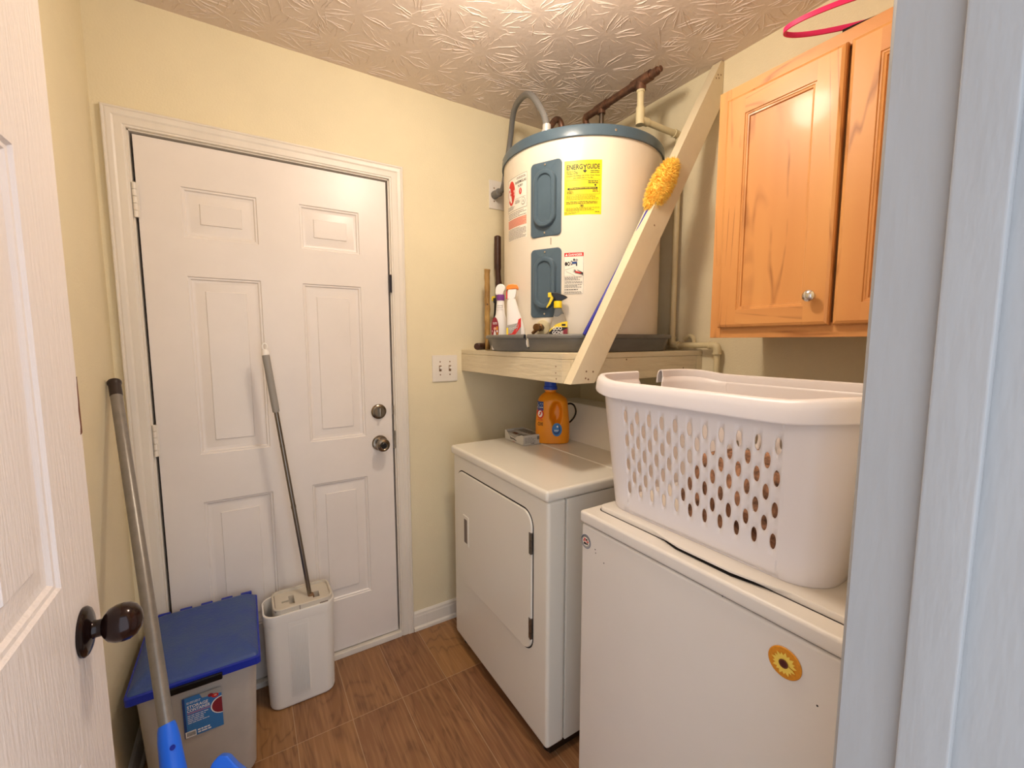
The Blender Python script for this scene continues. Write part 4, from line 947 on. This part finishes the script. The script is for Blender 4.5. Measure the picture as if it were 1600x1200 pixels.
# ------------------------------------------------------------------ detergent jug and box on the dryer
c = Vector((1.448, -.372, DTOP+.003)); U, V = frame(37)
t = thing('detergent_jug', c, 'orange detergent jug with blue cap standing at the back of the dryer', 'jug')
mb = MB(); rings = []; zs = [0, .003, .008, .02, .04, .06, .075, .09, .10, .11, .12, .13, .14, .15, .16, .17, .18, .19, .20, .208, .216, .222, .226, .229, .232, .244]
def jw(z):
    if z < .008: return .142+.010*z/.008
    if z < .09: return .153
    if z < .19: return .153-.020*(z-.09)/.10
    if z < .229: return .133-.085*((z-.19)/.039)**1.8
    return .046
for z in zs:
    w = jw(z); d = min(.088, w*.66); row = []
    off = -.006 if z < .2 else -.006-.010*min(1, (z-.2)/.03)
    for a, b in ell(w, d, 72, p=2.7 if z < .2 else 2.1):
        # the grip opening, pressed in from both faces
        q = ((a-.018)/.021)**2+((z-.138)/.048)**2
        k = 1-.86*max(0, min(1, (1.25-q)/.5))
        a2 = a+.010*math.exp(-((z-.14)/.05)**2)*(1 if a > .02 else 0)*0
        row.append(c+U*(a2+off)+V*(b*k)+Vector((0, 0, z)))
    rings.append(row)
# refine heights for the pocket
mb.loft(rings); jb = mb.obj('jug_body', 'jug', t, 50)
sub = jb.modifiers.new('smooth', 'SUBSURF'); sub.levels = 1; sub.render_levels = 2
mb = MB(); cc = c-U*.016; mb.lathe([(.0305, .241), (.031, .245), (.0305, .254), (.0268, .257), (.0262, .290), (.024, .293)], cc, n=36); mb.obj('cap', 'blue_cap', t)
mb = MB(); mb.lathe([(.0275, .236), (.0275, .2425)], cc, n=30); mb.obj('neck_ring', 'jug', t)
def jugsurf(u, v, h):
    w = jw(v); d = min(.088, w*.66); x = u; q = max(0, 1-abs(2*x/w)**2.7)**(1/2.7)
    return c+U*(x-.006)+V*(-d/2*q-h-.0012)+Vector((0, 0, v))
A = Art(jugsurf)
A.rect(-.068, .150, -.040, .190, 'lab_navy', 6); A.lines(-.066, .160, -.043, .184, 3, 'lab_white', rnd, hgt=.4)
A.disc(-.0545, .135, .0155, .022, 'ink_red'); A.disc(-.0545, .135, .010, .0145, 'lab_white'); A.poly([(-.061, .128), (-.056, .126), (-.050, .136), (-.049, .143), (-.053, .145), (-.056, .137)], 'ink_red'); A.poly([(-.058, .142), (-.049, .146), (-.048, .143), (-.057, .139)], 'lab_maroon')
A.text('ARM & HAMMER', -.055, .108, .026, .006, 'ink_red', .01); A.text('OXI', -.054, .090, .022, .016, 'ink', .01)
A.disc(.020, .066, .022, .030, 'lab_blue'); A.disc(.018, .066, .017, .022, 'lab_navy'); A.disc(.016, .070, .013, .017, 'lab_blue'); A.lines(.008, .058, .030, .066, 2, 'lab_white', rnd, hgt=.4); A.disc(.022, .080, .004, .005, 'lab_white', 10)
A.obj('front_label', t)
t = thing('cardboard_box', (1.34, -.27, DTOP), 'small grey printed cardboard box open at the top on the dryer', 'box')
bx = Matrix.Translation((1.346, -.275, DTOP+.0005)) @ Matrix.Rotation(math.radians(-2.5), 4, 'Z')
mb = MB(); L, Wd, H = .168, .098, .045; th = .0015
mb.box((-Wd/2, -L/2, 0), (Wd/2, L/2, .002), mtx=bx)
def bpoly(pts, fnb, t0, t1): mb.prism(pts, fnb, t0, t1)
fl = lambda a, b, tt: bx @ Vector((-Wd/2+tt, a, b))
mb.prism([(-L/2, 0), (L/2, 0), (L/2, H), (L/2-.012, H), (L/2-.035, H*.62), (-L/2+.075, H*.50), (-L/2+.045, H*.8), (-L/2+.02, H), (-L/2, H)], fl, 0, th)
mb.box((Wd/2-th, -L/2, 0), (Wd/2, L/2, H), mtx=bx); mb.box((-Wd/2, -L/2, 0), (Wd/2, -L/2+th, H), mtx=bx); mb.box((-Wd/2, L/2-th, 0), (Wd/2, L/2, H), mtx=bx)
mb.obj('box_carton', 'box', t)
mb = MB(); mb.box((-Wd/2+.003, -L/2+.003, .003), (Wd/2-.003, L/2-.004, H*.80), .004, mtx=bx); mb.box((-.01, -L/2+.004, H*.80), (Wd/2-.004, L/2-.02, H-.001), .002, mtx=bx @ Matrix.Rotation(math.radians(3), 4, 'Z')); bc_ = mb.obj('carton_contents', 'lab_grey', t)
A = Art(lambda u, v, h: bx @ Vector((u, -L/2-h, v))); A.rect(.022, .022, .042, .038, 'lab_grey')
for k in range(7): A.rect(.023+k*.0026, .023, .0243+k*.0026, .037, 'ink')
A.lines(-.042, .010, .014, .036, 5, 'ink', rnd, hgt=.22); A.lines(-.01, .005, .018, .010, 1, 'ink', rnd, hgt=.5); A.obj('end_print', t)
A = Art(lambda u, v, h: bx @ Vector((-Wd/2-h, -u, v))); A.poly([(-.040, .026), (-.030, .012), (-.004, .014), (.022, .010), (.026, .012), (-.002, .018), (-.026, .017)], 'ink'); A.lines(-.01, .002, .02, .006, 1, 'ink_red', rnd, hgt=.4); A.obj('side_print', t)
A = Art(lambda u, v, h: bx @ Vector((u, v, H*.81+h))); A.rect(-.040, -.06, -.022, -.02, 'ink'); A.rect(-.038, .0, -.020, .04, 'rust'); A.obj('top_print', t)
A = Art(lambda u, v, h: bx @ Matrix.Rotation(math.radians(3), 4, 'Z') @ Vector((u, v, H-.0008+h))); A.lines(.0, -.07, .040, .05, 6, 'ink', rnd, hgt=.35); A.obj('flap_print', t)
t = thing('power_cord', (1.56, -.30, 1.05), 'short black looped cord behind the orange jug on the dryer console', 'cord')
mb = MB(); mb.tube(smooth([(1.552, -.325, 1.085), (1.565, -.345, 1.093), (1.572, -.365, 1.085), (1.572, -.378, 1.060), (1.566, -.375, 1.035), (1.555, -.362, 1.012), (1.548, -.345, 1.0)]), .0042, 10); mb.obj('cord_loop', 'black', t)

# ------------------------------------------------------------------ storage bin with blue lid
t = thing('storage_bin', (.105, -.21, 0), 'frosted plastic storage bin with a domed blue lid in the left corner', 'storage bin')
def rect_ring(x0, x1, y0, y1, z, r, n=6):
    return [Vector((a, b, z)) for a, b in rr(x1-x0, y1-y0, r, n, (x0+x1)/2, (y0+y1)/2)]
mb = MB(); rg = []
for z, i in ((.001, .012), (.004, .004), (.012, 0), (.36, -.017), (.39, -.018)): rg.append(rect_ring(-.028+i, .236-i, -.388+i*.4, -.040-i*.4, z, .035))
mb.loft(rg, True, False); o = mb.obj('bin_body', 'bin', t); sm = o.modifiers.new('thickness', 'SOLIDIFY'); sm.thickness = .003; sm.offset = -1
mb = MB(); rg = []
for z, i in ((.380, 0), (.380, -.004), (.402, -.004), (.404, .002)): rg.append(rect_ring(-.058+i, .262-i, -.412+i, -.026-i, z, .012))
mb.loft(rg, False, True); o = mb.obj('lid_edge', 'bin_edge', t)
mb = MB(); rg = []
for z, i in ((.403, .002), (.407, .004), (.412, .010), (.420, .028), (.427, .060), (.430, .10), (.431, .14)): rg.append(rect_ring(-.058+i*.6, .262-i*.6, -.412+i, -.030-i*.25, z, .012))
mb.loft(rg, False, True); mb.obj('lid', 'bin_lid', t)
for k in range(5):
    mb = MB(); x = -.035+k*.062; mb.box((x, -.037, .405), (x+.036, -.022, .4235), .003); mb.obj('lid_rib', 'bin_edge', t)
mb = MB(); mb.box((.03, -.424, .374), (.165, -.408, .394), .003); mb.obj('lid_latch', 'black', t)
A = Art(lambda u, v, h: Vector((.110+u, -.4025-.0017*0-h+ (.0+v)*-.045+.004, .272+v)))
A.rect(-.048, -.066, .048, .066, 'lab_blue', base=True); A.poly([(-.006, .066), (.048, .066), (.048, .046), (.0, .050)], 'lab_grey'); A.rect(-.048, -.066, -.042, .066, 'lab_navy')
A.text('STORAGE', -.012, .034, .052, .010, 'lab_white', .02, .1); A.text('CONTAINER', -.010, .022, .056, .010, 'lab_white', .02, .1); A.rect(-.038, .010, .018, .016, 'lab_lilac'); A.lines(-.038, -.022, .014, .008, 5, 'lab_white', rnd, hgt=.35); A.lines(-.038, .044, -.004, .052, 2, 'lab_white', rnd, hgt=.4)
A.disc(.021, .050, .007, .006, 'lab_maroon', 14); A.disc(.032, .044, .009, .007, 'ink_red', 14); A.disc(.033, .045, .004, .003, 'ink_pink', 10)
pts = [(.048, .008+.029)]+[(.048-.029*math.sin(PI*k/12)*1.0, .008+.029*math.cos(PI*k/12)) for k in range(1, 12)]+[(.048, -.021)]; A.poly(pts, 'lab_white')
pts = [(.048, .008+.026)]+[(.048-.026*math.sin(PI*k/12), .008+.026*math.cos(PI*k/12)) for k in range(1, 12)]+[(.048, -.018)]; A.poly(pts, 'lab_maroon')
A.rect(-.046, -.064, -.020, -.044, 'lab_white')
for k in range(7): A.rect(-.042+k*.003, -.060, -.0405+k*.003, -.047, 'ink')
A.lines(-.016, -.060, .018, -.044, 2, 'lab_white', rnd, hgt=.6); A.obj('front_label', t)

# ------------------------------------------------------------------ mop bucket and mop
t = thing('mop_bucket', (.40, -.105, 0), 'tall pale grey flat mop bucket standing against the closed door', 'bucket')
BX0, BX1, BY0, BY1, BH = .279, .524, -.186, -.030, .380
mb = MB(); rg = []
for z, i in ((.0, .014), (.004, .009), (.012, .007), (.34, .001), (.343, -.001), (.376, -.002), (BH, 0), (BH, .005), (.35, .007), (.05, .012)): rg.append(rect_ring(BX0+i, BX1-i, BY0+i, BY1-i, z, .042, 8))
mb.loft(rg, True, True); mb.obj('bucket_shell', 'pail', t, 40)
mb = MB(); rg = [rect_ring(BX0+.010, BX1-.010, BY0+.010, BY1-.010, .300, .034, 8)]; mb.raw(rg[0], [tuple(range(len(rg[0])))]); mb.obj('interior_shade', 'pail_dark', t)  # dark sheet painted as the shade inside the bucket
fp = lambda u, v, d: Vector((u, BY0+.0015-d+(.30-v)*.018, v))
mb = MB(); mb.loft([[fp(u, v, d) for u, v in rr(w, h, .005, 4, .392, .19)] for w, h, d in ((.070, .30, -.002), (.070, .30, .0006), (.068, .298, .0012))], False, True); fpn = mb.obj('front_panel', 'pail', t)
mb = MB()
for k in range(11):
    u = .364+k*.0056; mb.box((u, BY0-.0016, .05), (u+.0022, BY0+.003, .325), mtx=Matrix.Translation((0, 0, 0)))
mb.obj('panel_rib', 'pail', fpn)
mb = MB(); mb.lathe([(.0055, 0), (.0045, .0008)], (.335, BY0+.001, .357), (0, -1, 0), 12); mb.obj('rivet', 'stain', t)
# wringer insert: raised tray with slots
IX0, IX1, IY0, IY1 = .312, .519, -.180, -.034; IZ = .392
ft = lambda u, v, d: Vector((u, v, IZ+d))
mb = MB()
mb.loft([rect_ring(IX0, IX1, IY0, IY1, .335, .03), rect_ring(IX0, IX1, IY0, IY1, IZ+.004, .03), rect_ring(IX0+.002, IX1-.002, IY0+.002, IY1-.002, IZ+.006, .028), rect_ring(IX0+.007, IX1-.007, IY0+.007, IY1-.007, IZ+.006, .024), rect_ring(IX0+.009, IX1-.009, IY0+.009, IY1-.009, IZ-.004, .022)], False, False)
wr = mb.obj('wringer_insert', 'pail_in', t)
mb = MB(); panel_sheet(mb, IX0+.009, IY0+.009, IX1-.009, IY1-.009, [(.345, -.118, .368, -.106), (.369, -.142, .388, -.078), (.452, -.140, .476, -.098)], lambda u, v, d: Vector((u, v, IZ-.004+d)), [(0, 0), (.0005, -.03)])
mb.obj('wringer_plate', 'pail_in', wr)
mb = MB(); mb.box((.37, -.14, IZ-.05), (.387, -.08, IZ-.036)); mb.box((.453, -.139, IZ-.05), (.475, -.099, IZ-.036)); split_obj(mb, 'slot_shade', 'pail_dark', wr)  # dark boxes painted as the shade in the slots
mb = MB(); mb.box((.318, -.178, IZ-.001), (.322, -.04, IZ+.001)); mb.box((.40, IY0-.0015, .345), (.4025, IY0+.002, IZ+.004)); mb.box((.47, IY0-.002, .362), (.50, IY0+.002, .384), .002); split_obj(mb, 'wringer_clip', 'pail_dark', wr)
# mop
m0 = Vector((.4475, -.116, .345)); m1 = Vector((.3385, -.080, 1.352)); md = (m1-m0).normalized(); Lm = (m1-m0).length
t = thing('flat_mop', m0, 'steel mop handle with grey grip standing in the bucket and leaning on the door', 'mop')
mb = MB(); mb.tube([m0, m0+md*(Lm*.80)], .0082, 14); mb.obj('lower_pole', 'steel', t)
mb = MB(); mb.tube([m0+md*(Lm*.40), m0+md*(Lm*.41)], .0094, 14); mb.obj('pole_joint', 'steel', t)
mb = MB(); mb.tube([m0+md*(Lm*.64), m0+md*(Lm*.645)], .0088, 14); mb.obj('pole_joint', 'steel', t)
mb = MB(); mb.lathe([(.0105, Lm*.772), (.012, Lm*.776), (.0125, Lm*.80), (.0125, Lm*.98), (.0115, Lm*.985)], m0, md, 20); mb.obj('grip', 'grip', t)
mb = MB(); mb.lathe([(.0128, Lm*.984), (.0128, Lm*.995), (.009, Lm*1.003)], m0, md, 18)
tp = m0+md*(Lm*1.003); mb.tube([tp+Vector((.0075*math.sin(a), 0, .011-.012*math.cos(a))) for a in [2*PI*k/16 for k in range(17)]], .003, 8, False); mb.obj('hanging_loop', 'white', t)
mb = MB(); mb.lathe([(.012, -.002), (.012, .012), (.009, .02)], m0+Vector((0, 0, .03)), md, 14); mb.obj('swivel_joint', 'stain', t)

# ------------------------------------------------------------------ broom
p0 = Vector((-.078, -.105, 1.263)); p1 = Vector((.0725, -.700, .485)); dd = (p1-p0).normalized(); L = (p1-p0).length
t = thing('broom', (.17, -1.05, 0), 'long grey pole broom with bright blue head leaning in the left corner', 'broom')
mb = MB(); mb.tube([p0+dd*.03, p1+dd*.05], .0150, 18); mb.obj('pole', 'pole', t)
mb = MB(); mb.lathe([(.0155, .0), (.0178, .004), (.0175, .012), (.0155, .016), (.0158, .055), (.015, .058)], p0, dd, 20); mb.obj('pole_cap', 'dark_cap', t)
mb = MB(); mb.lathe([(.016, -.012), (.0185, -.002), (.021, .02), (.0225, .06), (.026, .13), (.03, .20)], p1, dd, 24)
sock = mb.obj('pole_socket', 'broom_blue', t)
side = Vector((.97, -.24, 0)).normalized(); side = (side-dd*side.dot(dd)).normalized(); nrm = dd.cross(side)
mb = MB(); mb.lathe([(.0055, 0), (.0055, .002)], p1+dd*.040+side*.0115+nrm*(.0195 if nrm.y < 0 else -.0195), (nrm if nrm.y < 0 else -nrm), 12); mb.obj('hang_hole', 'bin_edge', sock)
q = p1+dd*.15
hp = [(-.03, -.02), (-.03, .03), (-.11, .06), (-.14, .11), (.16, .11), (.158, .05), (.118, -.012), (.106, -.038), (.090, -.048), (.074, -.040), (.056, -.016), (.042, .004), (.03, .01)]
mb = MB(); mb.prism(hp, lambda a, b, tt: q+side*a+dd*b+nrm*tt, -.016, .016, .005); mb.obj('broom_head', 'broom_blue', t)
mb = MB(); mb.loft([[q+side*a+dd*.11+nrm*b for a, b in ((-.13, -.014), (.15, -.014), (.15, .014), (-.13, .014))], [Vector(((q+side*a+dd*.42+nrm*b).x, (q+side*a+dd*.42+nrm*b).y, .004)) for a, b in ((-.15, -.03), (.17, -.03), (.17, .03), (-.15, .03))]]); mb.obj('bristles', 'bristle', t)

# lamp glass last: its glow belongs to the lamp
lamp = bpy.data.objects['ceiling_lamp']
mb = MB(); mb.lathe([(.140, -.020), (.139, -.035), (.125, -.060), (.095, -.080), (.050, -.092), (.004, -.095)], (.88, -.97, CH), n=48, caps=(False, True)); mb.obj('lamp_shade', 'glass_lamp', lamp)
lo.parent = lamp; lo.location = LAMP-Vector((.88, -.97, CH))+Vector((0, 0, -.02))
for o in list(bpy.data.objects):
    if '_base' in o: del o['_base']
